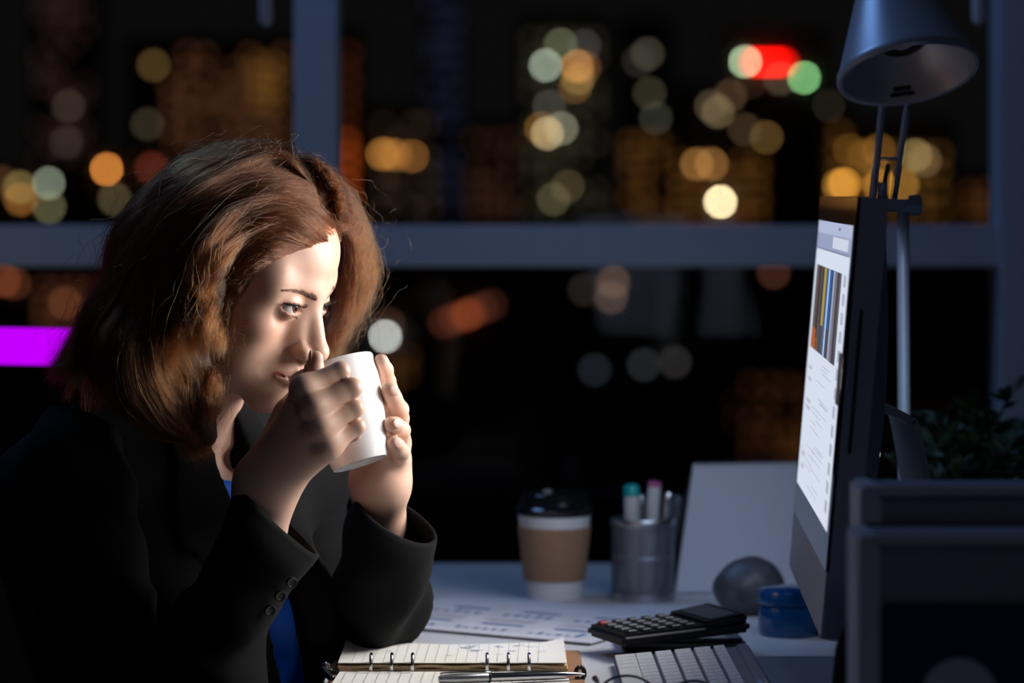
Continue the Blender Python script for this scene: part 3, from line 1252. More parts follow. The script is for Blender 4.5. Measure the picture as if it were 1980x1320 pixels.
def sd_jacket(p):
    q = to_torso(p)
    folds = 2.6 * np.sin(q[:, 2] * 0.05 + q[:, 1] * 0.035 + 1.2 * np.sin(q[:, 0] * .03)) * np.clip((-q[:, 2] - 120) / 150, 0, 1)
    d = sd_chest(p, 15.0) * 1e3 + folds
    d = smin(d, cone(q, (-4, -120, -46), (-6, -178, -64), 56, 58), 26)
    d = smin(d, cone(q, (-4, 120, -46), (-6, 178, -64), 56, 58), 26)
    o = opening(q)
    # lapels: a second thickness along the opening, from the collar to the waist
    lap = np.interp(-q[:, 2], [-60, 20, 60, 95, 100, 330], [34, 44, 66, 72, 58, 4])
    band = np.maximum(d - 4.0, o - lap)
    band = np.maximum(band, -330 - q[:, 2])
    col = np.maximum(cone(q, (-30, 0, 34), (-12, 0, -10), 66, 86), 0 * q[:, 0] - 1e3)
    d = np.minimum(d, np.maximum(band, 6 - q[:, 0]))
    coll = np.abs(np.sqrt((q[:, 0] + 6) ** 2 + q[:, 1] ** 2) - (70 - q[:, 2] * 0.35)) - 4.5
    coll = np.maximum(np.maximum(coll, q[:, 2] - 34), -40 - q[:, 2])
    coll = np.maximum(coll, q[:, 0] - 4)
    d = smin(d, coll, 5)
    d = smax(d, -o, 2.5)
    d = smax(d, -neck_hole(q), 4)
    d = np.maximum(d, -560 - q[:, 2])
    return d * 1e-3


lo, hi = bbox([TL((x, y, z)) for x in (-150, 165) for y in (-245, 245) for z in (-570, 60)], 0.0)
V, F = surface_nets(sd_jacket, lo, hi, 0.0042)
jacket = mesh_obj('jacket', V, F, M_jacket, body)
jacket['label'] = 'black blazer with notched lapels'


_n = on_chest(425, 925)
NECKLINE = math.hypot(_n[1] * .8, _n[2] - 30)
print('neckline', _n, EDGE_R, EDGE_L)


def sd_blouse(p):
    q = to_torso(p)
    fold = 3.2 * np.sin(q[:, 1] * 0.16 + 0.6 * np.sin(q[:, 2] * .02)) * np.clip((-q[:, 2] - 150) / 120, 0, 1)
    d = sd_chest(p, 7.0) * 1e3 + fold
    neck = np.sqrt((q[:, 1] * 0.8) ** 2 + (q[:, 2] - 30) ** 2) - NECKLINE           # scooped neckline
    d = smax(d, -np.maximum(neck, -20 - q[:, 0]), 3)
    d = np.maximum(d, q[:, 2] + 8)
    d = np.maximum(d, -560 - q[:, 2])
    return d * 1e-3


V, F = surface_nets(sd_blouse, lo, hi, 0.005)
blouse = mesh_obj('blouse', V, F, M_blouse, body)


def sleeve(name, rings, m, parent, nr=56, seg=48, fold=None, inner=0.03):
    """rings: (left px, left py, right px, right py, depth Y, half depth m)"""
    C = np.array([(P(a, b, Y) + P(c, d, Y)) / 2 for a, b, c, d, Y, h in rings])
    A = np.array([(P(c, d, Y) - P(a, b, Y)) / 2 for a, b, c, d, Y, h in rings])
    Hh = np.array([[h] for *_, h in rings])
    C, A, Hh = catmull(C, nr), catmull(A, nr), catmull(Hh, nr)
    T = np.gradient(C, axis=0)
    T /= np.linalg.norm(T, axis=1)[:, None]
    t = np.arange(seg) * 2 * PI / seg
    V = []
    for k in range(nr):
        b = np.cross(T[k], A[k])
        b = b / np.linalg.norm(b)
        if b[1] < 0:
            b = -b
        ring = C[k] + np.cos(t)[:, None] * A[k] + np.sin(t)[:, None] * b * Hh[k]
        if fold is not None:
            n = np.cos(t)[:, None] * A[k] / np.linalg.norm(A[k]) + np.sin(t)[:, None] * b
            ring = ring + n * fold(k / (nr - 1), t)[:, None]
        V.append(ring)
    out = np.array(V)
    # hem and inside of the cuff
    ins = []
    for s, kk in ((0.985, 0), (0.93, 0), (0.90, 3), (0.86, 8)):
        c = out[kk].mean(0)
        ins.append(c + (out[kk] - c) * s)
    allr = np.concatenate([np.array(ins[::-1]), out])
    n = len(allr)
    F = [(k * seg + i, k * seg + (i + 1) % seg, (k + 1) * seg + (i + 1) % seg, (k + 1) * seg + i) for k in range(n - 1) for i in range(seg)]
    bmv = allr.reshape(-1, 3)
    o = mesh_obj(name, list(bmv), F, m, parent)
    bm = bmesh.new()
    bm.from_mesh(o.data)
    bmesh.ops.recalc_face_normals(bm, faces=bm.faces)
    bm.to_mesh(o.data)
    bm.free()
    o.data.polygons.foreach_set('use_smooth', [True] * len(o.data.polygons))
    return o, out


def folds_r(u, t):
    w = np.exp(-((u - .42) / .2) ** 2)
    return 0.0075 * w * np.sin(4 * t + u * 26) + 0.0030 * np.sin(u * 46 + 2.0 * np.sin(t)) * np.clip(u * 4, 0, 1)


def folds_l(u, t):
    w = np.exp(-((u - .4) / .22) ** 2)
    return 0.0065 * w * np.sin(4 * t + u * 24) + 0.0028 * np.sin(u * 40 + 2.0 * np.sin(t + 1)) * np.clip(u * 4, 0, 1)


rs, rs_rings = sleeve('sleeve', [
    (460, 932, 617, 1076, 2.600, .036), (440, 985, 588, 1112, 2.600, .048), (418, 1045, 540, 1180, 2.602, .050), (380, 1120, 508, 1262, 2.606, .052),
    (345, 1180, 500, 1360, 2.610, .054), (316, 1200, 440, 1440, 2.614, .057), (292, 1195, 300, 1455, 2.620, .060), (286, 1150, 170, 1380, 2.628, .062),
    (282, 1090, 92, 1240, 2.640, .064), (272, 1020, 48, 1090, 2.650, .067), (262, 950, 28, 960, 2.656, .068), (246, 880, 48, 850, 2.662, .060), (225, 840, 95, 800, 2.67, .045)], M_jacket, jacket, fold=folds_r)
ls, ls_rings = sleeve('sleeve', [
    (690, 955, 844, 1046, 2.735, .036), (668, 1010, 836, 1092, 2.745, .048), (655, 1075, 826, 1140, 2.77, .050), (654, 1130, 820, 1180, 2.80, .052),
    (672, 1158, 808, 1196, 2.84, .052), (700, 1130, 760, 1226, 2.885, .048), (700, 1105, 700, 1220, 2.920, .050), (690, 1075, 628, 1190, 2.942, .056),
    (672, 1020, 566, 1110, 2.955, .062), (660, 960, 532, 1010, 2.957, .064), (640, 915, 525, 930, 2.957, .05)], M_jacket, jacket, fold=folds_l)

# buttons of the right cuff
for px, py in ((562, 1125), (540, 1150), (520, 1178)):
    c = P(px, py, 2.568)
    ax = np.array([0.45, -0.85, -0.22])
    bt = lathe('button', c, ax, [(0, 0.0030), (.0026, 0.0031), (.0038, 0.0042), (.0050, 0.0043), (.0056, 0.0032), (.0054, 0.0010), (0, 0.0)], M_button, jacket, seg=24)
    bx, by, ba = frame_from(ax)
    hv, hf = [], []
    for sx_, sy_ in ((1, 1), (1, -1), (-1, -1), (-1, 1)):
        hc_ = c + ba * .00318 + (bx * sx_ + by * sy_) * .0011
        k_ = len(hv)
        hv += [hc_ + (bx * math.cos(t_) + by * math.sin(t_)) * .00055 for t_ in np.linspace(0, 2 * PI, 9)[:-1]]
        hf.append(tuple(range(k_, k_ + 8)))
    hv2 = hv
    mesh_obj('button_holes', hv2, hf, M_blouse_hole, bt, smooth=False)

# trousers and shoes under the desk
M_trouser = mat('dark_trousers', (0.012, 0.012, 0.014), 0.85)
hipc = TL((-10, 0, -520))
fw = np.array([math.cos(T_YAW * .5), -math.sin(T_YAW * .5), 0])
sd_ = np.array([-fw[1], fw[0], 0])


def legpts(s):
    h = hipc + sd_ * s * 0.09
    h[2] = 0.545
    k = h + fw * 0.40 + sd_ * s * 0.03
    k[2] = 0.52
    a = k + fw * 0.05
    a[2] = 0.10
    return h, k, a


def sd_legs(p):
    d = None
    for s in (-1, 1):
        h, k, a = legpts(s)
        c = smin(cone(p, h, k, .085, .062), cone(p, k, a, .060, .052), .03)
        d = c if d is None else smin(d, c, .03)
    d = smin(d, cone(p, hipc * [1, 1, 0] + [0, 0, .58], hipc * [1, 1, 0] + [0, 0, .66], .13, .11), .06)
    return d


pts_ = [p for s in (-1, 1) for p in legpts(s)]
lo, hi = bbox(pts_ + [hipc * [1, 1, 0] + [0, 0, .7]], 0.15)
V, F = surface_nets(sd_legs, lo, hi, 0.009)
mesh_obj('trousers', V, F, M_trouser, body)
for s in (-1, 1):
    h, k, a = legpts(s)
    toe = a + fw * 0.15
    toe[2] = 0.032
    heel = a.copy()
    heel[2] = 0.045
    lo, hi = bbox([toe, heel, a], 0.08)
    V, F = surface_nets(lambda p: np.maximum(smin(cone(p, heel, toe, .040, .030), cone(p, heel, a, .038, .034), .03), 0.004 - p[:, 2]), lo, hi, 0.005)
    mesh_obj('shoe', V, F, M_black, body)

# ================================================================== hair
M_hair = hair_material('auburn_hair', (0.056, 0.0150, 0.0025), 0.25)
M_haircap = mat('hair_underlayer', (0.030, 0.011, 0.006), 0.7, vary=0.4, scale=200)


def skull_y(px, py):
    """depth at which the sight line of (px, py) meets the head"""
    Ys = np.linspace(HEAD_Y - .13, HEAD_Y + .02, 150)
    d = sd_head(np.array([P(px, py, y) for y in Ys], np.float32))
    k = np.argmax(d < 0) if (d < 0).any() else np.argmin(d)
    return Ys[k]


def HG(pts, K=26):
    """guide: image position and offset in depth from the middle of the head (a tuple lifts it off the skin instead)"""
    pts = [(a, b, (skull_y(a, b) - HEAD_Y - dy[0]) if isinstance(dy, tuple) else dy) for a, b, dy in pts]
    return catmull([P(a, b, HEAD_Y + dy) for a, b, dy in pts], K)


near = [
    [(618, 426, -0.052), (548, 430, -0.074), (482, 455, -0.092), (436, 503, -0.116), (410, 560, -0.121), (402, 615, -0.121), (412, 655, -0.119), (423, 692, -0.116)],
    [(618, 393, -0.042), (532, 384, -0.072), (457, 413, -0.096), (408, 468, -0.123), (386, 532, -0.129), (379, 592, -0.13), (392, 645, -0.128), (416, 690, -0.122)],
    [(612, 363, -0.026), (517, 348, -0.058), (433, 382, -0.074), (376, 441, -0.092), (344, 509, -0.1), (315, 585, -0.104), (292, 650, -0.126), (304, 712, -0.124), (345, 752, -0.118), (388, 762, -0.111)],
    [(592, 336, -0.02), (487, 321, -0.052), (405, 354, -0.086), (339, 419, -0.094), (302, 500, -0.105), (268, 586, -0.111), (244, 660, -0.133), (262, 722, -0.13), (316, 775, -0.125), (368, 820, -0.119), (402, 890, -0.113)],
    [(570, 314, -0.014), (461, 304, -0.042), (377, 337, -0.078), (309, 408, -0.09), (268, 491, -0.103), (232, 576, -0.108), (204, 650, -0.127), (222, 722, -0.123), (276, 780, -0.119), (342, 832, -0.118), (388, 892, -0.113)],
    [(545, 305, -0.008), (442, 295, -0.022), (352, 330, -0.052), (283, 401, -0.07), (243, 481, -0.085), (214, 559, -0.09), (172, 640, -0.107), (152, 700, -0.099), (124, 745, -0.093), (100, 780, -0.091)],
]
back = [
    [(533, 307, -0.006), (440, 300, -0.016), (353, 334, -0.04), (283, 403, -0.07), (244, 482, -0.084), (215, 557, -0.086), (164, 642, -0.082), (138, 700, -0.076), (112, 752, -0.072)],
    [(522, 305, 0.0), (433, 298, 0.0), (346, 330, -0.008), (275, 397, -0.022), (234, 473, -0.036), (210, 546, -0.04), (158, 640, -0.036), (136, 700, -0.034), (118, 750, -0.034)],
    [(522, 305, 0.004), (440, 301, 0.02), (353, 336, 0.035), (287, 401, 0.04), (246, 482, 0.04), (223, 555, 0.034), (182, 640, 0.03), (178, 700, 0.03), (190, 745, 0.028)],
    [(527, 306, 0.01), (451, 310, 0.04), (379, 349, 0.065), (318, 412, 0.075), (282, 482, 0.075), (261, 554, 0.07), (232, 640, 0.065), (250, 700, 0.06), (290, 750, 0.055)],
]
under = [
    [(500, 440, -.070), (440, 490, -.090), (405, 560, -.097), (385, 640, -.098), (372, 700, -.098), (388, 742, -.098), (418, 772, -.096), (398, 812, -.094)],
    [(470, 430, -.075), (400, 500, -.096), (362, 580, -.103), (340, 650, -.105), (338, 712, -.106), (372, 765, -.105), (408, 800, -.100), (392, 850, -.098), (410, 892, -.096)],
    [(430, 420, -.080), (350, 500, -.104), (312, 590, -.112), (288, 660, -.114), (292, 722, -.113), (330, 785, -.111), (378, 830, -.108), (388, 880, -.104)],
    [(390, 410, -.080), (300, 500, -.102), (258, 600, -.108), (232, 670, -.108), (236, 735, -.106), (280, 800, -.104), (330, 850, -.102), (352, 890, -.10)],
]
far = [
    [(611, 430, -0.024), (645, 432, 0.004), (672, 468, 0.028), (678, 520, 0.042), (668, 570, 0.047), (650, 615, 0.048), (636, 655, 0.048), (640, 690, 0.05)],
    [(600, 399, -0.016), (644, 401, 0.014), (679, 443, 0.042), (692, 495, 0.056), (686, 548, 0.06), (668, 600, 0.06), (648, 645, 0.058), (644, 690, 0.058)],
    [(600, 357, -0.01), (640, 361, 0.024), (678, 405, 0.054), (701, 456, 0.07), (705, 512, 0.076), (694, 562, 0.076), (672, 612, 0.072), (652, 652, 0.068), (658, 692, 0.068)],
    [(582, 324, -0.004), (628, 338, 0.034), (670, 380, 0.066), (695, 435, 0.084), (708, 495, 0.092), (700, 552, 0.092), (678, 604, 0.088), (656, 650, 0.084), (668, 700, 0.082)],
    [(552, 307, 0.002), (608, 320, 0.05), (656, 367, 0.085), (685, 429, 0.1), (696, 500, 0.108), (682, 570, 0.108), (650, 640, 0.105), (610, 710, 0.1), (560, 770, 0.092), (500, 810, 0.085)],
    [(532, 304, 0.008), (590, 318, 0.07), (620, 375, 0.1), (650, 443, 0.115), (655, 520, 0.12), (630, 600, 0.12), (590, 680, 0.112), (540, 750, 0.1), (500, 800, 0.09), (480, 840, 0.08)],
]


hairline = [
    [(660, 466, (-.002,)), (650, 440, (.004,)), (622, 412, (.010,)), (575, 392, (.014,)), (520, 392, (.018,)), (468, 416, (.022,)), (428, 466, (.024,))],
    [(640, 474, (-.002,)), (620, 452, (.005,)), (582, 430, (.012,)), (534, 424, (.016,)), (484, 440, (.020,)), (440, 484, (.022,)), (408, 548, (.022,)), (396, 610, (.022,))],
    [(608, 482, (-.002,)), (584, 466, (.005,)), (546, 452, (.011,)), (502, 456, (.015,)), (458, 486, (.018,)), (424, 536, (.020,)), (404, 592, (.020,)), (400, 648, (.020,))],
    [(570, 494, (-.002,)), (545, 483, (.004,)), (508, 479, (.010,)), (468, 496, (.014,)), (434, 532, (.016,)), (413, 582, (.018,)), (406, 634, (.018,)), (416, 684, (.016,))],
    [(530, 512, (-.002,)), (508, 506, (.004,)), (474, 514, (.009,)), (444, 542, (.012,)), (422, 584, (.014,)), (412, 632, (.014,)), (420, 684, (.012,))],
    [(498, 536, (-.002,)), (478, 534, (.003,)), (454, 548, (.007,)), (434, 580, (.010,)), (420, 622, (.011,)), (416, 664, (.010,)), (424, 694, (.008,))],
    [(474, 566, (-.002,)), (458, 568, (.003,)), (442, 588, (.006,)), (428, 622, (.008,)), (420, 660, (.008,)), (424, 690, (.007,))],
]
hairline_far = [
    [(655, 470, (-.002,)), (660, 446, .0), (676, 452, .020), (688, 490, .036), (684, 540, .044), (668, 590, .048), (655, 640, .05)],
    [(640, 440, (.002,)), (656, 418, .0), (680, 430, .026), (697, 476, .044), (696, 530, .052), (680, 585, .056), (664, 640, .056)],
    [(612, 408, (.006,)), (640, 384, .0), (676, 400, .030), (700, 448, .052), (706, 505, .062), (696, 560, .064), (676, 620, .064), (672, 670, .064)],
]
parting = [
    [(636, 426, (.001,)), (618, 408, (.006,)), (592, 400, (.011,)), (552, 398, (.014,)), (505, 410, (.015,))],
    [(618, 388, (.001,)), (600, 368, (.006,)), (572, 360, (.011,)), (530, 362, (.014,)), (480, 378, (.015,))],
    [(594, 348, (.001,)), (574, 331, (.006,)), (545, 328, (.011,)), (502, 338, (.014,)), (452, 360, (.015,))],
    [(564, 314, (.001,)), (544, 304, (.006,)), (514, 304, (.011,)), (470, 318, (.014,)), (420, 345, (.015,))],
]
parting_far = [
    [(626, 420, (.001,)), (642, 404, (.006,)), (662, 414, (.010,)), (676, 450, .030)],
    [(606, 384, (.001,)), (630, 366, (.006,)), (658, 376, (.010,)), (684, 415, .040)],
    [(580, 344, (.001,)), (610, 330, (.006,)), (642, 342, (.010,)), (676, 380, .050)],
    [(550, 312, (.001,)), (580, 302, (.006,)), (612, 313, (.010,)), (650, 348, .055)],
]
crown = [
    [(612, 372, -0.02), (585, 328, -0.028), (528, 304, -0.045), (454, 327, -0.074), (390, 383, -0.098)],
    [(608, 345, -0.012), (560, 302, -0.016), (493, 288, -0.028), (416, 310, -0.056), (342, 377, -0.09)],
    [(600, 330, -0.002), (544, 294, -0.004), (478, 286, -0.01), (402, 300, -0.028), (318, 361, -0.058)],
    [(600, 330, 0.004), (549, 295, 0.012), (482, 288, 0.02), (406, 304, 0.026), (318, 364, 0.028)],
]


def push_out(S):
    """keep strands outside the skull"""
    sh = S.shape
    q = to_head(S.reshape(-1, 3).astype(np.float32)).astype(np.float64)
    for c, r in (((-14, 0, 38), (93.5, 75.5, 75)), ((20, 0, 36), (58, 58, 51)), ((20, 0, -28), (54, 56, 72))):
        c, r = np.array(c), np.array(r)
        w = (q - c) / r
        n = np.sqrt((w ** 2).sum(1))
        k = n < 1
        q[k] = c + (q[k] - c) / n[k][:, None]
    return (O_head + (q * 1e-3) @ R_head.T).reshape(sh)


def sheet(guides, clumps, per, thick, spread, wave=.004, frizz=.0008, seed=0, K=26, tip=0.35, swirl=0.0, sph=0.0):
    rg = np.random.default_rng(seed)
    G = np.array([HG(g, K) for g in guides])
    n = len(G)
    t = np.linspace(0, 1, K)
    out = []
    for c in range(clumps):
        s0 = (c + rg.uniform(0.1, 0.9)) / clumps * (n - 1)
        o0 = rg.normal(0, 1) * thick * 0.6
        ph, fr = rg.uniform(0, 2 * PI), rg.uniform(1.4, 2.6)
        wv = wave * rg.uniform(0.5, 1.4)
        ln = rg.uniform(0.86, 1.0)
        drift = rg.normal(0, .22)
        m = max(3, int(per * rg.uniform(0.6, 1.4)))
        ss = np.clip(s0 + drift * t[None] ** 1.5 + rg.normal(0, 1, (m, 1)) * spread * (1 - (1 - tip) * t[None] ** 1.3), 0, n - 1.0001)
        i = np.minimum(ss.astype(int), n - 2)
        f = (ss - i)[..., None]
        f = f * f * (3 - 2 * f) * .5 + f * .5
        tt = t[None] * ln * (1 - np.abs(rg.normal(0, .03, (m, 1))))
        kk = tt * (K - 1)
        k0 = np.minimum(kk.astype(int), K - 2)
        kf = (kk - k0)[..., None]
        A = G[i, k0] * (1 - kf) + G[i, k0 + 1] * kf
        B = G[i + 1, k0] * (1 - kf) + G[i + 1, k0 + 1] * kf
        S = A * (1 - f) + B * f
        tang = np.gradient(S, axis=1)
        tang /= np.linalg.norm(tang, axis=2, keepdims=True) + 1e-9
        # depth direction and in-picture normal
        dn = np.array([0, -1.0, 0])
        cn = np.cross(tang, dn)
        env = np.clip(t * 4, 0, 1)[None, :, None]
        o = (o0 + rg.normal(0, 1, (m, 1)) * thick * .55 * (1 - .5 * t[None]))[..., None]
        S = S + dn * o * env
        big = swirl * np.sin(2 * PI * 1.9 * t[None] + ss * 1.1 + sph) * np.clip((t[None] - .25) * 2.2, 0, 1)
        S = S + cn * big[..., None] + dn * (swirl * .8 * np.cos(2 * PI * 1.9 * t[None] + ss * 1.1 + sph) * np.clip((t[None] - .25) * 2.2, 0, 1))[..., None]
        w = wv * np.sin(2 * PI * fr * t[None] + ph + rg.normal(0, .25, (m, 1)))
        S = S + cn * w[..., None] * env + dn * (0.6 * wv * np.cos(2 * PI * fr * t[None] + ph))[..., None] * env
        fz = np.cumsum(rg.normal(0, 1, (m, K, 3)), 1) / np.sqrt(K) * frizz * (0.3 + np.abs(rg.normal(0, 1, (m, 1, 1)))) * 2.2
        out.append(S + fz * env)
    return np.concatenate(out)


parts_ = [
    sheet(near, 120, 78, .009, .075, .0045, .0011, 1, swirl=.010),
    sheet(back, 60, 70, .010, .10, .0055, .0014, 2, swirl=.012, sph=1.0),
    sheet(under, 60, 60, .008, .10, .0060, .0014, 3, swirl=.012, sph=2.0),
    sheet(far[:4], 75, 72, .005, .065, .0040, .0012, 4, swirl=.005, sph=.5),
    sheet(far[3:], 36, 60, .008, .10, .0050, .0014, 5),
    sheet(hairline, 90, 60, .004, .09, .0022, .0010, 11, tip=.5),
    sheet(hairline_far, 40, 60, .004, .09, .0022, .0010, 12, tip=.6),
    sheet(parting, 50, 50, .004, .10, .0016, .0010, 13, tip=.8),
    sheet(parting_far, 40, 50, .004, .10, .0016, .0010, 14, tip=.8),
    sheet(crown, 60, 70, .005, .10, .0020, .0009, 6),
    # loose single hairs
    sheet(near, 90, 2, .020, .25, .008, .0040, 7, tip=1.2),
    sheet(back, 70, 2, .022, .25, .009, .0050, 8, tip=1.2),
    sheet(far[1:4], 60, 2, .012, .25, .006, .0045, 9, tip=1.2),
    sheet(crown, 40, 2, .012, .25, .005, .0035, 10, tip=1.2),
]
S = push_out(np.concatenate(parts_))
K_ = S.shape[1]
rad = np.interp(np.linspace(0, 1, K_), [0, .1, .8, 1], [.00009, .00012, .0001, .00003])
rad = rad[None] * RNG.uniform(.7, 1.2, (len(S), 1))
hair = hair_curves('hair', S, rad, M_hair, body)
hair['label'] = 'shoulder length wavy auburn hair'

# the mass under the strands
chains = []
for guides, r0 in ((near[2:], .020), (back, .020), (under, .018), (far[2:], .012)):
    for g in guides:
        gg = HG(g, 12)
        chains.append((gg, r0))


def sd_cap(p):
    q = to_head(p)
    d = ell(q, (-14, 0, 38), (91.5, 73.8, 72.6))
    face = ell(q, (95, 0, -30), (92, 100, 118))
    d = smax(d, -face, 10) * 1e-3
    for gg, r0 in chains:
        ctr = gg.mean(0).astype(np.float32)
        a = []
        for k in range(3, 10, 2):
            tw = 1 - (k / 14)
            # sunk a little behind the strands towards the middle of the head
            A = gg[k] + (CENT - gg[k]) * .10
            B = gg[k + 2] + (CENT - gg[k + 2]) * .10
            a.append(cone(p, A, B, r0 * tw, r0 * (tw - .12)))
        m = a[0]
        for b in a[1:]:
            m = np.minimum(m, b)
        d = smin(d, m, .012)
    fc = ell(q, (62, -10, -45), (62, 58, 80)) * 1e-3                # never over the face
    return smax(d, -fc, .006)


CENT = HL((-20, 0, 10))
allp = np.concatenate([g for g, _ in chains])
lo, hi = bbox(list(allp) + [HL((-112, 0, 30))], .03)
V, F = surface_nets(sd_cap, lo, hi, .005)
mesh_obj('hair_underlayer', V, F, M_haircap, hair)

# ================================================================== desk and chair
M_desk = mat('white_laminate', (0.60, 0.60, 0.61), 0.42, vary=0.03, scale=8, spec=0.4)
dk = empty('desk', (0.75, 2.75, 0), 'wide white laminate desk in front of the window', 'desk')
dx0, dx1, dy0, dy1 = -0.178, 1.15, 1.78, 3.557
box('desk_top', ((dx0 + dx1) / 2, (dy0 + dy1) / 2, DESK_Z - 0.0125), (dx1 - dx0, dy1 - dy0, 0.025), M_desk, dk, bevel=0.002)
for x in (dx0 + 0.35, dx1 - 0.06):
    for y in (dy0 + 0.08, dy1 - 0.08):
        box('leg', (x, y, (DESK_Z - 0.025) / 2), (0.05, 0.05, DESK_Z - 0.025), M_steel, dk, bevel=0.003)
box('modesty_panel', (dx1 - 0.15, (dy0 + dy1) / 2, 0.5), (0.018, dy1 - dy0 - 0.24, 0.40), M_desk, dk)

M_chairfab = mat('black_chair_mesh', (0.0022, 0.0022, 0.0035), 0.95, spec=0.1, bump=0.5, bscale=700)
ch_base = hipc * [1, 1, 0]
ch = empty('office_chair', ch_base, 'black office chair with a tall mesh backrest behind the woman', 'chair')
fwd = np.array([math.cos(T_YAW * .6), -math.sin(T_YAW * .6), 0])
lft = np.array([-fwd[1], fwd[0], 0])
Mc = Matrix(((fwd[0], lft[0], 0, ch_base[0]), (fwd[1], lft[1], 0, ch_base[1]), (0, 0, 1, 0), (0, 0, 0, 1)))
box('seat', (0.05, 0, 0.425), (0.47, 0.48, 0.07), M_chairfab, ch, bevel=0.03, seg=3, M=Mc)
Vb, Fb = [], []
nb_, hb_ = 16, 16
zt_ = CAM_Z - (722 - HZ) / FPX * 2.95 - 0.48
for side in (0, 1):
    for j in range(hb_ + 1):
        for i in range(nb_ + 1):
            u, v = i / nb_ * 2 - 1, j / hb_
            w = 0.26 * (1 - 0.18 * (2 * v - 1) ** 4) * (1 - 0.12 * v)
            x = -0.25 - 0.16 * v + 0.05 * u * u - 0.035 * math.sin(v * PI) - side * 0.03
            zz = 0.48 + v * zt_ - 0.02 * u * u * v ** 3
            Vb.append(np.array(Mc @ Vector((x, u * w, zz))))
n1 = (nb_ + 1) * (hb_ + 1)
g = lambda s, i, j: s * n1 + j * (nb_ + 1) + i
for j in range(hb_):
    for i in range(nb_):
        Fb.append((g(0, i, j), g(0, i + 1, j), g(0, i + 1, j + 1), g(0, i, j + 1)))
        Fb.append((g(1, i, j), g(1, i, j + 1), g(1, i + 1, j + 1), g(1, i + 1, j)))
for i in range(nb_):
    Fb.append((g(0, i, 0), g(1, i, 0), g(1, i + 1, 0), g(0, i + 1, 0)))
    Fb.append((g(0, i, hb_), g(0, i + 1, hb_), g(1, i + 1, hb_), g(1, i, hb_)))
for j in range(hb_):
    Fb.append((g(0, 0, j), g(0, 0, j + 1), g(1, 0, j + 1), g(1, 0, j)))
    Fb.append((g(0, nb_, j), g(1, nb_, j), g(1, nb_, j + 1), g(0, nb_, j + 1)))
mesh_obj('backrest', Vb, Fb, M_chairfab, ch)
tube('back_support', [np.array(Mc @ Vector(p)) for p in ((-.05, 0, .38), (-.25, 0, .37), (-.30, 0, .48), (-.325, 0, .62))], .018, M_black, ch, n=16)
lathe('gas_column', (ch_base[0], ch_base[1], 0.09), (0, 0, 1), [(0.03, 0), (0.03, .17), (0.018, .175), (.018, .30), (0, .30)], M_black, ch, seg=20)
for k in range(5):
    a = k * 2 * PI / 5 + .3
    e = np.array([ch_base[0] + .29 * math.cos(a), ch_base[1] + .29 * math.sin(a), .07])
    tube('base_arm', [(ch_base[0], ch_base[1], .10), e], [.024, .016], M_black, ch, n=4)
    lathe('caster', e + np.array([-math.sin(a) * .02, math.cos(a) * .02, -.04]), (math.sin(a), -math.cos(a), 0), [(0, 0), (.03, .002), (.03, .038), (0, .04)], M_black, ch, seg=18)

# purple light bar on a stand behind the chair
bar_y = 3.24
pa, pb = P(-260, 664, bar_y), P(196, 672, bar_y)
lb = empty('neon_light_bar', (pb[0] - .2, bar_y, 0), 'wide glowing purple light bar behind the office chair', 'light bar')
cb = (pa + pb) / 2
ang = math.atan2(pb[2] - pa[2], pb[0] - pa[0])
Mb = Matrix.Translation(Vector(cb)) @ Matrix.Rotation(-ang, 4, 'Y')
Lb = np.linalg.norm(pb - pa)
box('light_tube', (0, 0, 0), (Lb, .012, 71 / FPX * bar_y), emit('purple_glow', (0.55, 0.0, 1.0), 1.0, True), lb, bevel=.002, M=Mb)
box('housing', (0, .013, 0), (Lb + .01, .014, 76 / FPX * bar_y), M_black, lb, bevel=.002, M=Mb)
tube('stand_post', [(pb[0] - .2, bar_y + .025, 0.01), (pb[0] - .2, bar_y + .025, pb[2])], .011, M_black, lb)
lathe('stand_foot', (pb[0] - .2, bar_y + .025, 0), (0, 0, 1), [(0, 0), (.13, 0), (.13, .008), (.02, .016), (0, .016)], M_black, lb)

# ================================================================== mug
M_mug = mat('white_glazed_china', (0.82, 0.81, 0.80), 0.10, vary=0.01, spec=0.5, coat=0.3)
MUG_Y = 2.668
mt_, mb_ = P(639, 707, MUG_Y + .012), P(697, 896, MUG_Y - .006)
maxis = (mt_ - mb_) / np.linalg.norm(mt_ - mb_)
mh = np.linalg.norm(mt_ - mb_)
kx = MUG_Y / FPX
mg = empty('mug', mb_, 'white handleless china mug held in both hands of the woman', 'mug')
outer = [(.0243, .0), (.0262, .0), (.0272, .0025), (.0300, .013), (.0345, .031), (.0385, .052), (.0405, .068), (.0413, .082), (.0416, mh - .002), (.0408, mh)]
inner = [(.0396, mh - .0015), (.0390, mh - .01), (.0378, .068), (.0350, .045), (.0290, .020), (.0200, .010), (0, .008)]
lathe('mug_body', mb_, maxis, [(0, .0025), (.0225, .0025)] + outer + inner, M_mug, mg, seg=64)
lathe('coffee', mb_ + maxis * (mh - .028), maxis, [(.0385, 0), (0, 0.0002)], mat('coffee', (.03, .012, .006), .08), mg, seg=48)

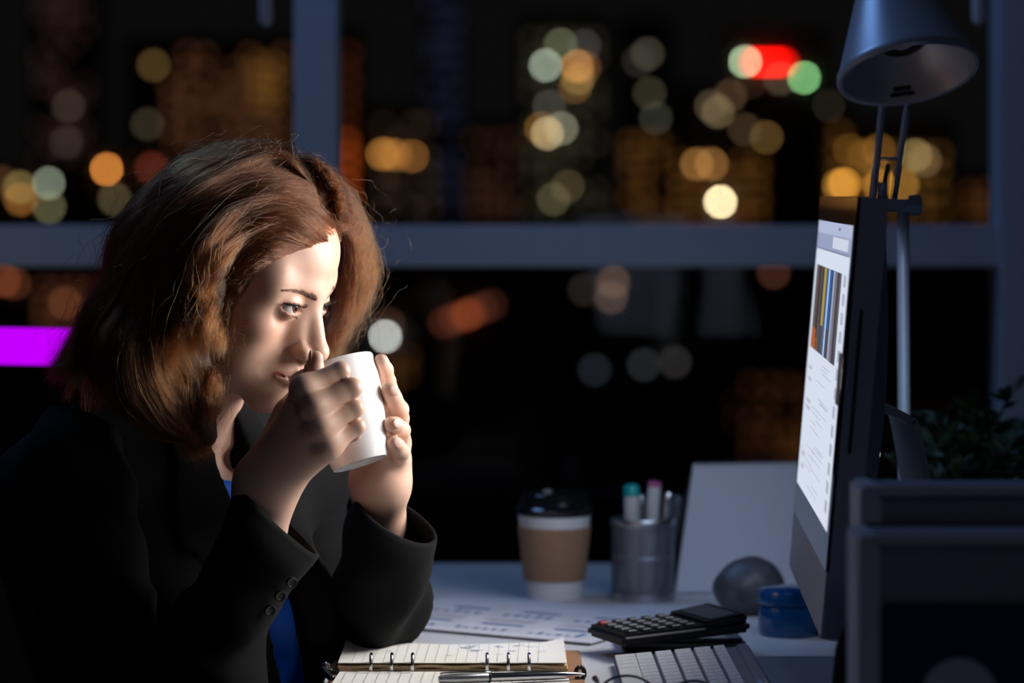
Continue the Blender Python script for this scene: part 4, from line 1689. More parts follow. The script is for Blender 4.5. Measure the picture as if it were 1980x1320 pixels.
# ================================================================== computer
M_alu = mat('satin_aluminium', (0.42, 0.43, 0.45), 0.42, metal=0.75, vary=0.03)
M_bezel = mat('black_bezel_glass', (0.006, 0.006, 0.007), 0.07, spec=0.6)
M_side = mat('computer_side_aluminium', (0.30, 0.32, 0.35), 0.5, metal=0.6, vary=0.04)
cn_b, cn_t = P(1588, 1234, 2.455), P(1660, 381, 2.455)      # near edge, bottom and top
cf_b = P(1527, 1094, 2.925)
ux = cf_b - cn_b
W_ = np.linalg.norm(ux)
ux = ux / W_                                 # along the screen, away from the camera
uz = cn_t - cn_b
uz = uz - ux * (uz @ ux)
H_ = np.linalg.norm(uz)
uz = uz / H_
un = np.cross(ux, uz)                         # out of the screen, towards the woman
if un[0] > 0:
    un = -un
Mm = Matrix(((ux[0], uz[0], un[0], cn_b[0]), (ux[1], uz[1], un[1], cn_b[1]), (ux[2], uz[2], un[2], cn_b[2]), (0, 0, 0, 1)))
cf = cn_b + ux * W_ / 2
comp = empty('desktop_computer', (cf[0] + .12, cf[1], DESK_Z), 'silver all in one computer with a lit white screen facing the woman', 'computer')


def on_mon(u, v, n):
    return np.array(Mm @ Vector((u * W_, v * H_, n)))


def slab(name, u0, u1, v0, v1, n0, n1, m, parent, bevel=0.0):
    return box(name, ((u0 + u1) / 2 * W_, (v0 + v1) / 2 * H_, (n0 + n1) / 2), ((u1 - u0) * W_, (v1 - v0) * H_, abs(n1 - n0)), m, parent, bevel=bevel, M=Mm)


# housing: flat front and sides, bulging back
Vh_, Fh_ = [], []
nu_, nv_ = 24, 20
for j in range(nv_ + 1):
    for i in range(nu_ + 1):
        u, v = i / nu_, j / nv_
        e = (1 - (2 * u - 1) ** 6) * (1 - (2 * v - 1) ** 6)
        bulge = .024 * (1 - (2 * v - 1) ** 2) * (1 - (2 * u - 1) ** 4)
        Vh_.append(on_mon(u, v, -.026 - bulge))
for j in range(nv_ + 1):
    for i in range(nu_ + 1):
        Vh_.append(on_mon(i / nu_, j / nv_, -.002))
nq = (nu_ + 1) * (nv_ + 1)
gi = lambda s, i, j: s * nq + j * (nu_ + 1) + i
for j in range(nv_):
    for i in range(nu_):
        Fh_.append((gi(0, i, j), gi(0, i, j + 1), gi(0, i + 1, j + 1), gi(0, i + 1, j)))
        Fh_.append((gi(1, i, j), gi(1, i + 1, j), gi(1, i + 1, j + 1), gi(1, i, j + 1)))
for i in range(nu_):
    Fh_.append((gi(0, i, 0), gi(0, i + 1, 0), gi(1, i + 1, 0), gi(1, i, 0)))
    Fh_.append((gi(0, i, nv_), gi(1, i, nv_), gi(1, i + 1, nv_), gi(0, i + 1, nv_)))
for j in range(nv_):
    Fh_.append((gi(0, 0, j), gi(1, 0, j), gi(1, 0, j + 1), gi(0, 0, j + 1)))
    Fh_.append((gi(0, nu_, j), gi(0, nu_, j + 1), gi(1, nu_, j + 1), gi(1, nu_, j)))
ho = mesh_obj('housing', Vh_, Fh_, M_side, comp)
ho.data.set_sharp_from_angle(angle=math.radians(40))
CH = 0.150                                    # top of the silver chin
slab('chin', 0.0, 1.0, 0.0, CH, -.002, .0006, M_alu, comp, bevel=.0004)
slab('bezel', 0.0, 1.0, CH, 1.0, -.002, .0012, M_bezel, comp, bevel=.0004)
sv0, sv1, su0, su1 = 0.2337, 0.9345, 0.045, 0.955
M_scr = {}


def scr(name, u0, u1, v0, v1, rgb, lift, parent):
    """patch of the lit display; u runs from the near edge, v from its foot"""
    c = lin(*rgb)
    if rgb not in M_scr:
        mc = max(c)
        M_scr[rgb] = emit('display_%d_%d_%d' % rgb, tuple(q / mc for q in c), mc, rgb == (214, 222, 238))
    a, b = su0 + (su1 - su0) * u0, su0 + (su1 - su0) * u1
    c0, d0 = sv0 + (sv1 - sv0) * v0, sv0 + (sv1 - sv0) * v1
    n = .0014 + lift
    return [on_mon(a, c0, n), on_mon(b, c0, n), on_mon(b, d0, n), on_mon(a, d0, n)], M_scr[rgb]


def scr_group(name, rects, parent):
    V, F, ms, mi = [], [], [], []
    for r in rects:
        q, m = scr(name, *r, None)
        s = len(V)
        V += q
        F.append((s, s + 1, s + 2, s + 3))
        if m not in ms:
            ms.append(m)
        mi.append(ms.index(m))
    o = mesh_obj(name, V, F, ms, parent, smooth=False)
    o.data.polygons.foreach_set('material_index', mi)
    return o


screen = scr_group('screen', [(0, 1, 0, 1, (214, 222, 238), 0)], comp)
scr_group('toolbar', [(0, 1, .955, 1, (176, 186, 214), .0001), (0, 1, .90, .955, (150, 160, 192), .0001), (.06, .5, .91, .95, (206, 212, 228), .0002),
                      (.30, .36, .975, .985, (120, 130, 150), .0002), (0, 1, .895, .90, (120, 128, 150), .0002)], screen)
rg = random.Random(5)
cols = [(96, 90, 92), (70, 68, 78), (120, 116, 120), (150, 160, 190), (60, 62, 78), (52, 96, 160), (168, 186, 220), (60, 110, 170), (90, 92, 104), (176, 150, 70), (70, 76, 96), (44, 46, 58), (110, 96, 84), (64, 60, 62), (90, 70, 60)]
rects = [(.17, .93, .525, .835, (80, 78, 86), .0001)]
u = .17
k = 0
while u < .93:
    w = rg.uniform(.022, .07)
    rects.append((u, min(u + w, .93), .525 + rg.choice([0, 0, .05, .1]), .835, cols[k % len(cols)], .0002))
    u += w
    k += 1
rects += [(.80, .93, .525, .60, (170, 96, 60), .0003), (.70, .80, .525, .57, (120, 84, 60), .0003)]
scr_group('photograph', rects, screen)
rects = []
for k in range(13):
    v = .05 + k * .062
    rects.append((.05, .11, v, v + .040, (168, 174, 194), .0001))
for k in range(26):
    v = rg.uniform(.03, .5)
    u = rg.uniform(.2, .6)
    rects.append((u, u + rg.uniform(.1, .35), v, v + .0035, (180, 188, 206), .0001))
for k in range(8):
    v = rg.uniform(.05, .49)
    rects.append((rg.uniform(.75, .9), .92, v, v + .014, (186, 186, 202), .0001))
scr_group('page_text', rects, screen)
# transparent sticky tab on the near side, disc slot in the edge
box('sticky_tab', (0.006, .587 * H_, .0035), (.026, .045, .0008), mat('pale_film', (.85, .9, .95), .35, trans=.85), comp, M=Mm)
box('disc_slot', (-.0005, .585 * H_, -.0105), (.0024, .325 * H_, .0030), M_black, comp, M=Mm)
# stand: a bent aluminium sheet
sp0 = on_mon(.5, .50, -.052)
sx_, sy_ = sp0[0], sp0[1]
prof = [(sx_ - .004, sp0[2]), (sx_ + .018, sp0[2] - .010), (sx_ + .030, sp0[2] - .035), (sx_ + .062, DESK_Z + .03), (sx_ + .066, DESK_Z + .011), (sx_ + .058, DESK_Z + .005), (sx_ - .11, DESK_Z + .004)]
pc = catmull([(x, sy_, z) for x, z in prof], 40)
nn = np.gradient(pc, axis=0)
nn = np.stack([-nn[:, 2], nn[:, 1] * 0, nn[:, 0]], 1)
nn /= np.linalg.norm(nn, axis=1)[:, None]
V, F = [], []
for k in range(40):
    for (s, t) in ((-1, -1), (1, -1), (1, 1), (-1, 1)):
        V.append(pc[k] + np.array([0, s * .085, 0]) + nn[k] * t * .0035)
for k in range(39):
    for i in range(4):
        F.append((k * 4 + i, k * 4 + (i + 1) % 4, k * 4 + 4 + (i + 1) % 4, k * 4 + 4 + i))
F += [(0, 1, 2, 3), (159, 158, 157, 156)]
so = mesh_obj('stand', V, F, M_side, comp)
so.data.set_sharp_from_angle(angle=math.radians(40))

# ================================================================== desk lamp
M_lamp = mat('grey_blue_lamp_paint', (0.36, 0.40, 0.46), 0.38, metal=0.25, vary=0.03)
M_refl = mat('lamp_reflector', (0.55, 0.55, 0.58), 0.35, metal=0.35, vary=0.03)
LY = 2.86
rc = P(1757, 146, LY)                         # middle of the shade's rim
la = np.array([0.12, 0.42, 1.0])              # the shade's axis, leaning so that its mouth shows
la[0] = -0.13
la /= np.linalg.norm(la)
lamp_base = P(1742, 400, LY + .10)
lp = empty('desk_lamp', (lamp_base[0], lamp_base[1], DESK_Z), 'grey metal desk lamp with a conical shade on twin rods behind the computer', 'lamp')
ks = LY / FPX
R0 = 139 * ks
sh = [(R0 * .93, .001), (R0 * .985, .0), (R0, .003), (R0 * .99, .0085), (R0 * .955, .012), (R0 * .60, .080), (R0 * .51, .097), (R0 * .43, .105), (R0 * .42, .150), (R0 * .36, .157), (0, .158)]
lathe('shade', rc, la, sh + [], M_lamp, lp, seg=72)
lathe('reflector', rc, la, [(R0 * .93, .001), (R0 * .90, .004), (R0 * .62, .030), (R0 * .40, .046), (R0 * .26, .052), (0, .053)], M_refl, lp, seg=64)
lathe('bulb_socket', rc + la * .034, la, [(R0 * .33, .018), (R0 * .33, .0), (R0 * .28, -.003), (R0 * .25, .0), (R0 * .25, .015)], M_black, lp, seg=48)
lathe('bulb', rc + la * .036, la, [(R0 * .25, .02), (R0 * .22, .002), (R0 * .12, -.003), (0, -.004)], mat('frosted_bulb', (.60, .62, .66), .25), lp, seg=40)
# small dark print inside the reflector
xx, yy, _ = frame_from(la)
for k, (w, off) in enumerate(((.018, .0), (.026, .006))):
    dirn = -np.array([0, 1, 0]) + la * (la[1])
    dirn /= np.linalg.norm(dirn)
    dirn = -dirn if dirn[1] < 0 else dirn
    t_ = np.cross(la, dirn)
    r1 = R0 * (.80 + k * .05)
    h1 = np.interp(r1 / R0, [.62, .90], [.030, .004])
    c_ = rc + la * (h1 - .001) + dirn * (r1 - .0008)
    sl = la * .9 - dirn * .42
    sl /= np.linalg.norm(sl)
    a_ = t_ * w / 2
    b_ = sl * .0022
    mesh_obj('warning_print', [c_ - a_ - b_, c_ + a_ - b_, c_ + a_ + b_, c_ - a_ + b_], [(0, 1, 2, 3)], M_black, lp, smooth=False)
for (x0, y0, x1, y1) in ((1712, 150, 1688, 384), (1764, 146, 1729, 384)):
    tube('rod', [P(x0, y0, LY + .09), P(x1, y1, LY + .092)], .0036, M_lamp, lp, n=6, seg=14)
tube('cross_bar', [P(1700, 306, LY + .091), P(1738, 306, LY + .091)], .0019, M_lamp, lp, seg=10)
tube('spring', [P(1716, 316, LY + .092), P(1708, 384, LY + .092)], [.0022, .0042], M_black, lp, n=6)
for (px, r) in ((1706, .0055),):
    tube('spring_holder', [P(1708, 352, LY + .092), P(1706, 386, LY + .092)], r, M_lamp, lp)
box('joint', P(1708, 396, LY + .092), (.042, .024, .014), M_lamp, lp, bevel=.002)
lathe('joint_knob', P(1738, 397, LY + .092), (1, 0, 0.05), [(0, 0), (.0085, .0), (.0085, .010), (.0125, .011), (.0125, .019), (.010, .023), (0, .023)], M_lamp, lp, seg=6)
tube('lower_arm', [P(1746, 405, LY + .097), (lamp_base[0] + .004, lamp_base[1], DESK_Z + .03)], .0065, M_lamp, lp, n=6, seg=14)
lathe('base', (lamp_base[0], lamp_base[1], DESK_Z), (0, 0, 1), [(0, 0), (.085, 0), (.088, .004), (.086, .016), (.02, .028), (.012, .05), (0, .05)], M_lamp, lp, seg=48)
# arm from the rods up into the shade
tube('shade_arm', [P(1738, 160, LY + .09), rc + la * .09 + np.array([0, .048, 0])], .006, M_lamp, lp, seg=12)

# ================================================================== things standing on the desk
# paper coffee cup
M_paper = mat('white_paper_cup', (0.66, 0.65, 0.62), 0.6, vary=0.03)
M_sleeve = mat('brown_cardboard', (0.30, 0.165, 0.085), 0.8, vary=0.08, scale=150, bump=0.2)
c = D(1072, 1157)
ky = c[1] / FPX
cup = empty('coffee_cup', c, 'paper takeaway coffee cup with a brown sleeve and black lid beside the pen pot', 'cup')
rb, rt, hh = 52.5 * ky, 71 * ky, 170 * ky
lathe('paper_body', c, (0, 0, 1), [(0, .004), (rb * .9, .004), (rb * .94, 0), (rb, .001), (rt, hh), (rt * 1.02, hh + .002), (rt * .97, hh + .003), (rt * .96, hh - .002), (0, hh - .003)], M_paper, cup)
f0, f1 = 38 / 170, 140 / 170
lathe('sleeve', c, (0, 0, 1), [(rb + (rt - rb) * f0 + .0002, hh * f0), (rb + (rt - rb) * f0 + .0018, hh * f0 + .0003), (rb + (rt - rb) * f1 + .0018, hh * f1 - .0003), (rb + (rt - rb) * f1 + .0002, hh * f1)], M_sleeve, cup)
lathe('lid', c + np.array([0, 0, hh]), (0, 0, 1), [(rt * 1.02, -.004), (rt * 1.06, -.002), (rt * 1.06, .004), (rt * 1.0, .006), (rt * .95, .009), (rt * .90, .019), (rt * .86, .0205), (rt * .82, .016), (0, .0155)], M_blackgloss, cup)
# pen pot of metal mesh
M_mesh = mat('grey_metal_mesh', (0.25, 0.27, 0.30), 0.4, metal=0.7)
c = D(1243, 1158)
ky = c[1] / FPX
pot = empty('pen_pot', c, 'cylindrical grey metal mesh pen pot between coffee cup and calendar', 'pen pot')
rp, hp = 61 * ky, 153 * ky
lathe('base_ring', c, (0, 0, 1), [(0, .001), (rp * .97, .001), (rp * 1.03, 0), (rp * 1.05, .004), (rp * 1.03, .009), (rp * .98, .008), (0, .003)], M_steel, pot)
lathe('top_ring', c + np.array([0, 0, hp]), (0, 0, 1), [(rp * .97, -.004), (rp * 1.03, -.005), (rp * 1.05, 0), (rp * 1.02, .003), (rp * .96, .002), (rp * .95, -.003)], M_steel, pot)
V, F = [], []
nw, nh_ = 72, 40
wv_ = .0005
for s in (1, -1):
    for q in range(nw):
        a0 = q * 2 * PI / nw
        path = []
        for j in range(13):
            h = .006 + (hp - .008) * j / 12
            a = a0 + s * (h / rp) * 0.8
            path.append(c + np.array([rp * math.cos(a), rp * math.sin(a), h]))
        for j in range(12):
            p0_, p1_ = path[j], path[j + 1]
            r0 = (p0_ - c) * [1, 1, 0]
            r0 /= np.linalg.norm(r0)
            tt = np.cross(r0, (p1_ - p0_) / np.linalg.norm(p1_ - p0_)) * wv_
            k = len(V)
            V += [p0_ - tt, p0_ + tt, p1_ + tt, p1_ - tt]
            F.append((k, k + 1, k + 2, k + 3))
mw = mesh_obj('wire_mesh', V, F, M_mesh, pot, smooth=False)
mw['kind'] = 'stuff'
lathe('middle_band', c + np.array([0, 0, hp * .55]), (0, 0, 1), [(rp * .992, -.0015), (rp * 1.012, 0), (rp * .992, .0015)], M_mesh, pot)


def pen(name, label, base, top, r, body_m, cap_m, cap_len, group='pens in the pen pot', round_top=True):
    base, top = np.array(base), np.array(top)
    L = np.linalg.norm(top - base)
    t = empty(name, base, label, 'pen', group)
    ax = (top - base) / L
    lathe('barrel', base, ax, [(0, 0), (r * .5, .002), (r * .9, .012), (r, .02), (r, L - cap_len), (0, L - cap_len)], body_m, t, seg=20)
    e = .3 if round_top else .9
    lathe('cap', base + ax * (L - cap_len), ax, [(0, 0), (r * 1.03, 0), (r * 1.03, cap_len * .75), (r * .85, cap_len * .93), (r * e, cap_len), (0, cap_len)], cap_m, t, seg=20)
    return t


def Pt(px, py, dy=0.0):
    return P(px, py, c[1] + dy)


M_marker = mat('white_marker_body', (.50, .50, .48), .4)
M_teal = mat('teal_cap', (0.0, 0.30, 0.28), .4)
M_pink = mat('pink_cap', (.42, .08, .22), .4)
zb_ = c + np.array([0, 0, .006])
pen('marker_pen', 'thick white marker with a rounded teal top in the pen pot', zb_ + [-.012, -.008, 0], Pt(1221, 935, -.006), .0088, M_marker, M_teal, .014)
pen('marker_pen', 'white marker with a flat pink top in the middle of the pen pot', zb_ + [.004, -.010, 0], Pt(1266, 930, -.010), .0076, M_marker, M_pink, .006, round_top=False)
pen('ballpoint_pen', 'shiny steel ballpoint pen at the calendar side of the pen pot', zb_ + [.015, -.005, 0], Pt(1293, 950, -.008), .0056, M_steel, M_chrome, .012)
pen('ballpoint_pen', 'plain grey pen half hidden between the two markers in the pot', zb_ + [-.002, .010, 0], Pt(1240, 955, .012), .0050, M_steel, M_steel, .012)
pen('ballpoint_pen', 'dark grey pen leaning against the rim of the pot beside the steel pen', zb_ + [.022, .008, 0], Pt(1311, 957, .006), .0050, mat('dark_pen', (.06, .065, .08), .4), mat('dark_pen_cap', (.07, .075, .09), .4), .012)
# blue stylus leaning outside the pot
s0 = D(1322, 1118, .004)
st_ = empty('stylus_pen', s0, 'dark pen with a blue end leaning outside the pen pot', 'pen')
top_ = P(1303, 985, s0[1] - .01)
tube('barrel', [s0, top_], .0035, mat('stylus_dark', (.03, .035, .05), .4), st_, n=6)
tube('blue_end', [s0 - np.array([0, 0, .001]), s0 + (top_ - s0) * .12], .0046, mat('stylus_blue', (.01, .06, .20), .4), st_, n=4)

# desk calendar: easel of two boards, spiral along the top, blank leaf towards the woman
M_cal = mat('calendar_paper', (0.60, 0.61, 0.66), 0.7, vary=0.02)
tl, bl = P(1342, 897, 3.32), D(1307, 1150)
bl = P(1307, 1145, 3.27)
bl[2] = DESK_Z + .002
cal = empty('desk_calendar', bl, 'white spiral desk calendar standing behind the round stone', 'calendar')
wdir = np.array([1.0, 0.16, 0.0])
wdir /= np.linalg.norm(wdir)
wc = .205
fr = np.cross(wdir, np.array([0, 0, 1]))
fr = fr if fr[1] < 0 else -fr
tr, br = tl + wdir * wc * .97, bl + wdir * wc
quad_sheet('front_leaf', [bl, br, tr, tl], M_cal, cal, thick=0.0016)
for k in range(3):
    o_ = -fr * .0015 * (k + 1)
    quad_sheet('leaf', [bl + o_, br + o_, tr + o_, tl + o_], M_cal, cal)
bk = -fr * .085
quad_sheet('back_board', [bl + bk, br + bk, tr - fr * .004, tl - fr * .004], mat('calendar_board', (.05, .05, .055), .6), cal, thick=.002)
quad_sheet('foot_board', [bl + fr * .002 - [0, 0, .0005], br + fr * .002 - [0, 0, .0005], br + bk, bl + bk], mat('calendar_foot', (.03, .03, .034), .6), cal)
for k in range(30):
    f = (k + .8) / 31
    q = tl + (tr - tl) * f
    a = np.arange(0, 13) / 12 * 2 * PI
    tube('spiral_ring', [q + fr * math.sin(t) * .0045 + np.array([0, 0, 1]) * (math.cos(t) * .0045 + .0005) for t in a], .0006, M_black, cal, seg=5, cap=False)

# round grey stone and blue jar
c = D(1446, 1186)
ky = c[1] / FPX
M_stone = mat('grey_marbled_stone', (0.055, 0.06, 0.068), 0.45, vary=0.8, scale=55, bump=0.2, bscale=200)
V, F = surface_nets(lambda p: smin(ell(p, c + [0, 0, .027], (.0385, .036, .0290)), ell(p, c + [.006, 0, .033], (.026, .026, .026)), .02) + .0006 * np.sin(p[:, 0] * 160) * np.cos(p[:, 2] * 190 + p[:, 1] * 90), c + [-.05, -.05, -.004], c + [.05, .05, .07], .0022)
V[:, 2] = np.maximum(V[:, 2], DESK_Z)
o = mesh_obj('round_stone', V, F, M_stone)
tag(o, 'smooth grey marbled round stone between calendar and blue jar', 'stone')
c = D(1527, 1226)
ky = c[1] / FPX
M_jar = mat('blue_glossy_plastic', (0.003, 0.065, 0.20), 0.18, spec=0.5, coat=0.4)
jar = empty('cream_jar', c, 'small glossy blue jar with a screw lid at the foot of the computer', 'jar')
rj = 61 * ky
lathe('jar_body', c, (0, 0, 1), [(0, 0), (rj * .93, 0), (rj * .97, .002), (rj, .008), (rj * 1.0, .028), (rj * .96, .031), (rj * .96, .033), (0, .033)], M_jar, jar, seg=64)
lathe('lid', c + np.array([0, 0, .0325]), (0, 0, 1), [(rj * .96, .0), (rj * 1.01, .0008), (rj * 1.01, .011), (rj * .97, .0145), (rj * .8, .0165), (0, .0175)], M_jar, jar, seg=64)

# printed sheets
M_sheet = mat('printed_paper', (0.62, 0.62, 0.66), 0.6, vary=0.015)
M_ink = mat('blue_ink', (0.0, 0.10, 0.26), 0.6)
M_inkl = mat('pale_grey_ink', (0.34, 0.36, 0.43), 0.6)
rg = random.Random(3)


def chart_sheet(name, label, corner, right, w, d, z, seed):
    """corner: near right corner; right: direction of the near edge, pointing left-away"""
    rg = random.Random(seed)
    r = np.array(right, float)
    r /= np.linalg.norm(r)
    n = np.array([-r[1], r[0], 0])
    if n[1] < 0:
        n = -n
    c0 = np.array([corner[0], corner[1], DESK_Z + z])
    o = quad_sheet(name, [c0, c0 + r * w, c0 + r * w + n * d, c0 + n * d], M_sheet, None, thick=.0012)
    tag(o, label, 'paper')

    def rects(nm, rs, m):
        V, F = [], []
        for (u, v, a, b) in rs:
            p = c0 + r * u + n * v + np.array([0, 0, .0003])
            k = len(V)
            V += [p, p + r * a, p + r * a + n * b, p + n * b]
            F.append((k, k + 1, k + 2, k + 3))
        mesh_obj(nm, V, F, m, o, smooth=False)['kind'] = 'stuff'
    dark, pale = [], []
    for bx in range(3):
        x = .02 + bx * .088
        pale += [(x, .02, .078, .0007), (x, .075, .078, .0007), (x, .02, .0007, .055), (x + .078, .02, .0007, .055)]
        for k in range(6):
            h = rg.uniform(.018, .034)
            dark.append((x + .008 + k * .011, .024, .0055, h * rg.choice([.25, .35, 1.0 if k % 5 == 0 else .3])))
        dark.append((x + .006, .058, .050, .008))
        for k in range(3):
            pale.append((x + .006, .082 + k * .007, .06 + rg.uniform(-.02, .01), .0018))
        pale += [(x, .115, .078, .0007), (x, .165, .078, .0007), (x, .115, .0007, .05), (x + .078, .115, .0007, .05)]
        for k in range(5):
            dark.append((x + .008 + k * .013, .119, .006, rg.uniform(.009, .018)))
        dark.append((x + .012, .150, .045, .008))
    rects('blue_print', dark, M_ink)
    rects('grey_print', pale, M_inkl)
    return o


cA = D(1142, 1249)
chart_sheet('chart_sheet', 'white sheet printed with blue bar charts lying in front of the coffee cup', cA, (-.80, .46, 0), .297, .21, .0036, 3)
cB = D(1196, 1232)
chart_sheet('chart_sheet', 'lower printed sheet showing under the chart page beside the calculator', cB, (-.86, .40, 0), .297, .21, .0013, 9)

# phone with the calculator leaning on it
c = D(1322, 1260)
M_ph = Matrix.Translation(Vector(c)) @ Matrix.Rotation(math.radians(3), 4, 'Z')
ph = empty('black_phone', c, 'glossy black phone lying under the calculator beside the white keyboard', 'phone')
box('phone_body', (0, .028, .0065), (.125, .066, .013), M_blackgloss, ph, bevel=.004, seg=3, M=M_ph)
box('phone_glass', (0, .028, .0133), (.117, .058, .0008), M_bezel, ph, M=M_ph)
# calculator
ca, cb_, cc = P(1170, 1200, 2.985), P(1206, 1238, 2.872), P(1462, 1186, 2.94)
ca = D(1170, 1199, .030)
cb_ = D(1206, 1229, .0275)
cc = D(1455, 1199, .033)
eu = cc - cb_
Lc = np.linalg.norm(eu)
eu /= Lc
ev = ca - cb_
ev -= eu * (ev @ eu)
Wc = .078
ev /= np.linalg.norm(ev)
en = np.cross(eu, ev)
if en[2] < 0:
    en = -en
Lc = .146
Mk = Matrix(((eu[0], ev[0], en[0], cb_[0]), (eu[1], ev[1], en[1], cb_[1]), (eu[2], ev[2], en[2], cb_[2]), (0, 0, 0, 1)))
cal_ = empty('calculator', cb_, 'black calculator with grey keys lying on the phone behind the keyboard', 'calculator')
M_calc = mat('calculator_black', (.006, .006, .007), .5, spec=.3)
box('calculator_body', (Lc / 2, Wc / 2, -.006), (Lc, Wc, .012), M_calc, cal_, bevel=.004, seg=3, M=Mk)
# raised display head
Md = Mk @ Matrix.Translation((Lc - .052, Wc / 2, 0)) @ Matrix.Rotation(math.radians(-5), 4, 'Y')
box('display_head', (.024, 0, -.0015), (.050, Wc - .002, .010), M_calc, cal_, bevel=.003, seg=2, M=Md)
box('display', (.024, 0, .0038), (.030, Wc - .016, .0008), mat('calculator_display', (.05, .055, .06), .2), cal_, M=Md)
kmats = [mat('calculator_key_grey', (.05, .053, .057), .5), mat('calculator_key_black', (.02, .02, .022), .5), mat('calculator_key_red', (.26, .02, .015), .5)]
keyme = {}


def key_mesh(k, sx, sy, sz, m, bev):
    if k not in keyme:
        bm = box_bm((0, 0, 0), (sx, sy, sz), None, bev, 1)
        me = bpy.data.meshes.new('key')
        bm.to_mesh(me)
        bm.free()
        me.materials.append(m)
        keyme[k] = me
    return keyme[k]


def place(name, me, M, parent):
    o = bpy.data.objects.new(name, me)
    o.matrix_world = M
    o.parent = parent
    o.matrix_parent_inverse = parent.matrix_world.inverted()
    o.matrix_world = M
    COL.objects.link(o)
    return o


for i in range(5):
    for j in range(5):
        kind = 2 if (i == 0 and j == 4) else (0 if j > 0 else 1)
        me = key_mesh('calc%d' % kind, .0105, .0085, .004, kmats[kind], .001)
        place('key', me, Mk @ Matrix.Translation((.014 + i * .0165, .011 + j * .0138, .0012)), cal_)

# keyboard
M_key = mat('white_key', (.66, .66, .65), .45, vary=.02)
M_keybase = mat('keyboard_aluminium', (.26, .27, .28), .45, metal=.5, vary=.03)
k0 = D(1186, 1287)
kang = math.radians(0.5)
Mkb = Matrix.Translation((k0[0], k0[1], DESK_Z)) @ Matrix.Rotation(kang, 4, 'Z') @ Matrix.Translation((0, 0, .006)) @ Matrix.Rotation(math.radians(-5.4), 4, 'Y')
kb = empty('keyboard', k0, 'slim white and silver computer keyboard beside the open organizer', 'keyboard')
KD, KW = .132, .282
box('keyboard_plate', (KD / 2, -KW / 2, -.001), (KD, KW, .005), M_keybase, kb, bevel=.0018, seg=3, M=Mkb)
tube('battery_bar', [np.array(Mkb @ Vector((KD - .007, -.002, -.004))), np.array(Mkb @ Vector((KD - .007, -KW + .002, -.004)))], .0085, M_keybase, kb, n=4, seg=20)
rows = [(.0015, .0195, [1, 1, 1, 1.25, 5, 1.25, 1, 1, 1, 1]), (.0215, .0158, [2.25] + [1] * 10 + [2.25]), (.0405, .0158, [1.75] + [1] * 11 + [1.75]), (.0595, .0158, [1.5] + [1] * 12 + [1.0]),
        (.0785, .0158, [1] * 13 + [1.5]), (.0975, .0105, [1.03] * 14)]
M_legend = mat('key_legend', (.22, .23, .24), .5)
LV, LF = [], []
for x, dpt, ws in rows:
    tot = sum(ws)
    y = -.003
    un_ = (KW - .006) / tot
    for n_, w in enumerate(ws):
        wy = w * un_ - .0030
        me = key_mesh(('kb', round(dpt, 4), round(wy, 4)), dpt, wy, .0035, M_key, .0006)
        Mx = Mkb @ Matrix.Translation((x + dpt / 2, y - w * un_ / 2, .0033))
        place('key', me, Mx, kb)
        for q in ((-.0006, .0006),):
            if w < 3:
                k = len(LV)
                hx, hy = .0016 if x > .01 else .0013, .0007
                cx_ = 0.0 if x > .01 else -.006
                for (a, b) in ((-hx, -hy), (hx, -hy), (hx, hy), (-hx, hy)):
                    LV.append(np.array(Mx @ Vector((cx_ + a, b, .00185))))
                LF.append((k, k + 1, k + 2, k + 3))
        y -= w * un_
mesh_obj('key_legends', LV, LF, M_legend, kb, smooth=False)

# organizer
M_leather = mat('tan_leather', (0.36, 0.185, 0.095), 0.55, vary=.12, scale=90, bump=.3, bscale=500)
M_page = mat('cream_page', (0.84, 0.82, 0.76), 0.7, vary=.02)
M_pageedge = mat('page_edges', (0.66, 0.48, 0.28), 0.7, vary=.35, scale=250)
M_rule = mat('page_rule', (.42, .45, .50), .7)
M_pen_ink = mat('handwriting_ink', (.13, .19, .30), .7)
gy = 2.686
org_o = np.array([(655 - 990) / FPX * gy, gy, DESK_Z])
og = empty('organizer', org_o + [.1, 0, 0], 'open ring organizer with ruled cream pages and a tan leather cover', 'organizer')
x0, x1 = org_o[0], org_o[0] + .2165
box('cover', ((x0 + x1) / 2 + .004, gy - .005, DESK_Z + .0015), (.2165 + .022, .315, .003), M_leather, og, bevel=.0012)
PH = .0142
Ly = .122


def page_h(u, v):
    # corners curl up at the far edge, block sags at the rings
    return PH + .0075 * max(0, v) ** 2 * (max(0, 1 - u / .16) ** 2 * .55 + max(0, (u - .86) / .14) ** 2 * .8) + .0009 * math.sin(u * 9) * v


for k in range(5):
    f = k / 4
    hcol = M_pageedge if k < 4 else M_page
    jx, jy = random.uniform(-.0012, .0012), random.uniform(0, .002)
    lift = -(4 - k) * .0028
    quad_sheet('page_bundle' if k < 4 else 'written_page', [(x0 + jx, gy + .004 + jy * (k < 4), DESK_Z), (x1 + jx, gy + .004 + jy * (k < 4), DESK_Z), (x1 + jx - .001, gy + Ly, DESK_Z), (x0 + jx + .001, gy + Ly, DESK_Z)],
               hcol, og, 40, 12, lambda u, v, L=lift, k=k: page_h(u, v) + L + (.0007 * math.sin(u * (13 + 5 * k) + k)) * (k < 4), thick=.0025 if k < 4 else .0006)
quad_sheet('blank_page', [(x0 - .006, gy - .150, DESK_Z), (x1 + .002, gy - .150, DESK_Z), (x1 - .001, gy - .002, DESK_Z), (x0 + .001, gy - .002, DESK_Z)], M_page, og, 20, 8, lambda u, v: .0068 + .0012 * math.sin(u * 7 + 1) * (1 - v), thick=.0035)
# rules and handwriting
V, F = [], []


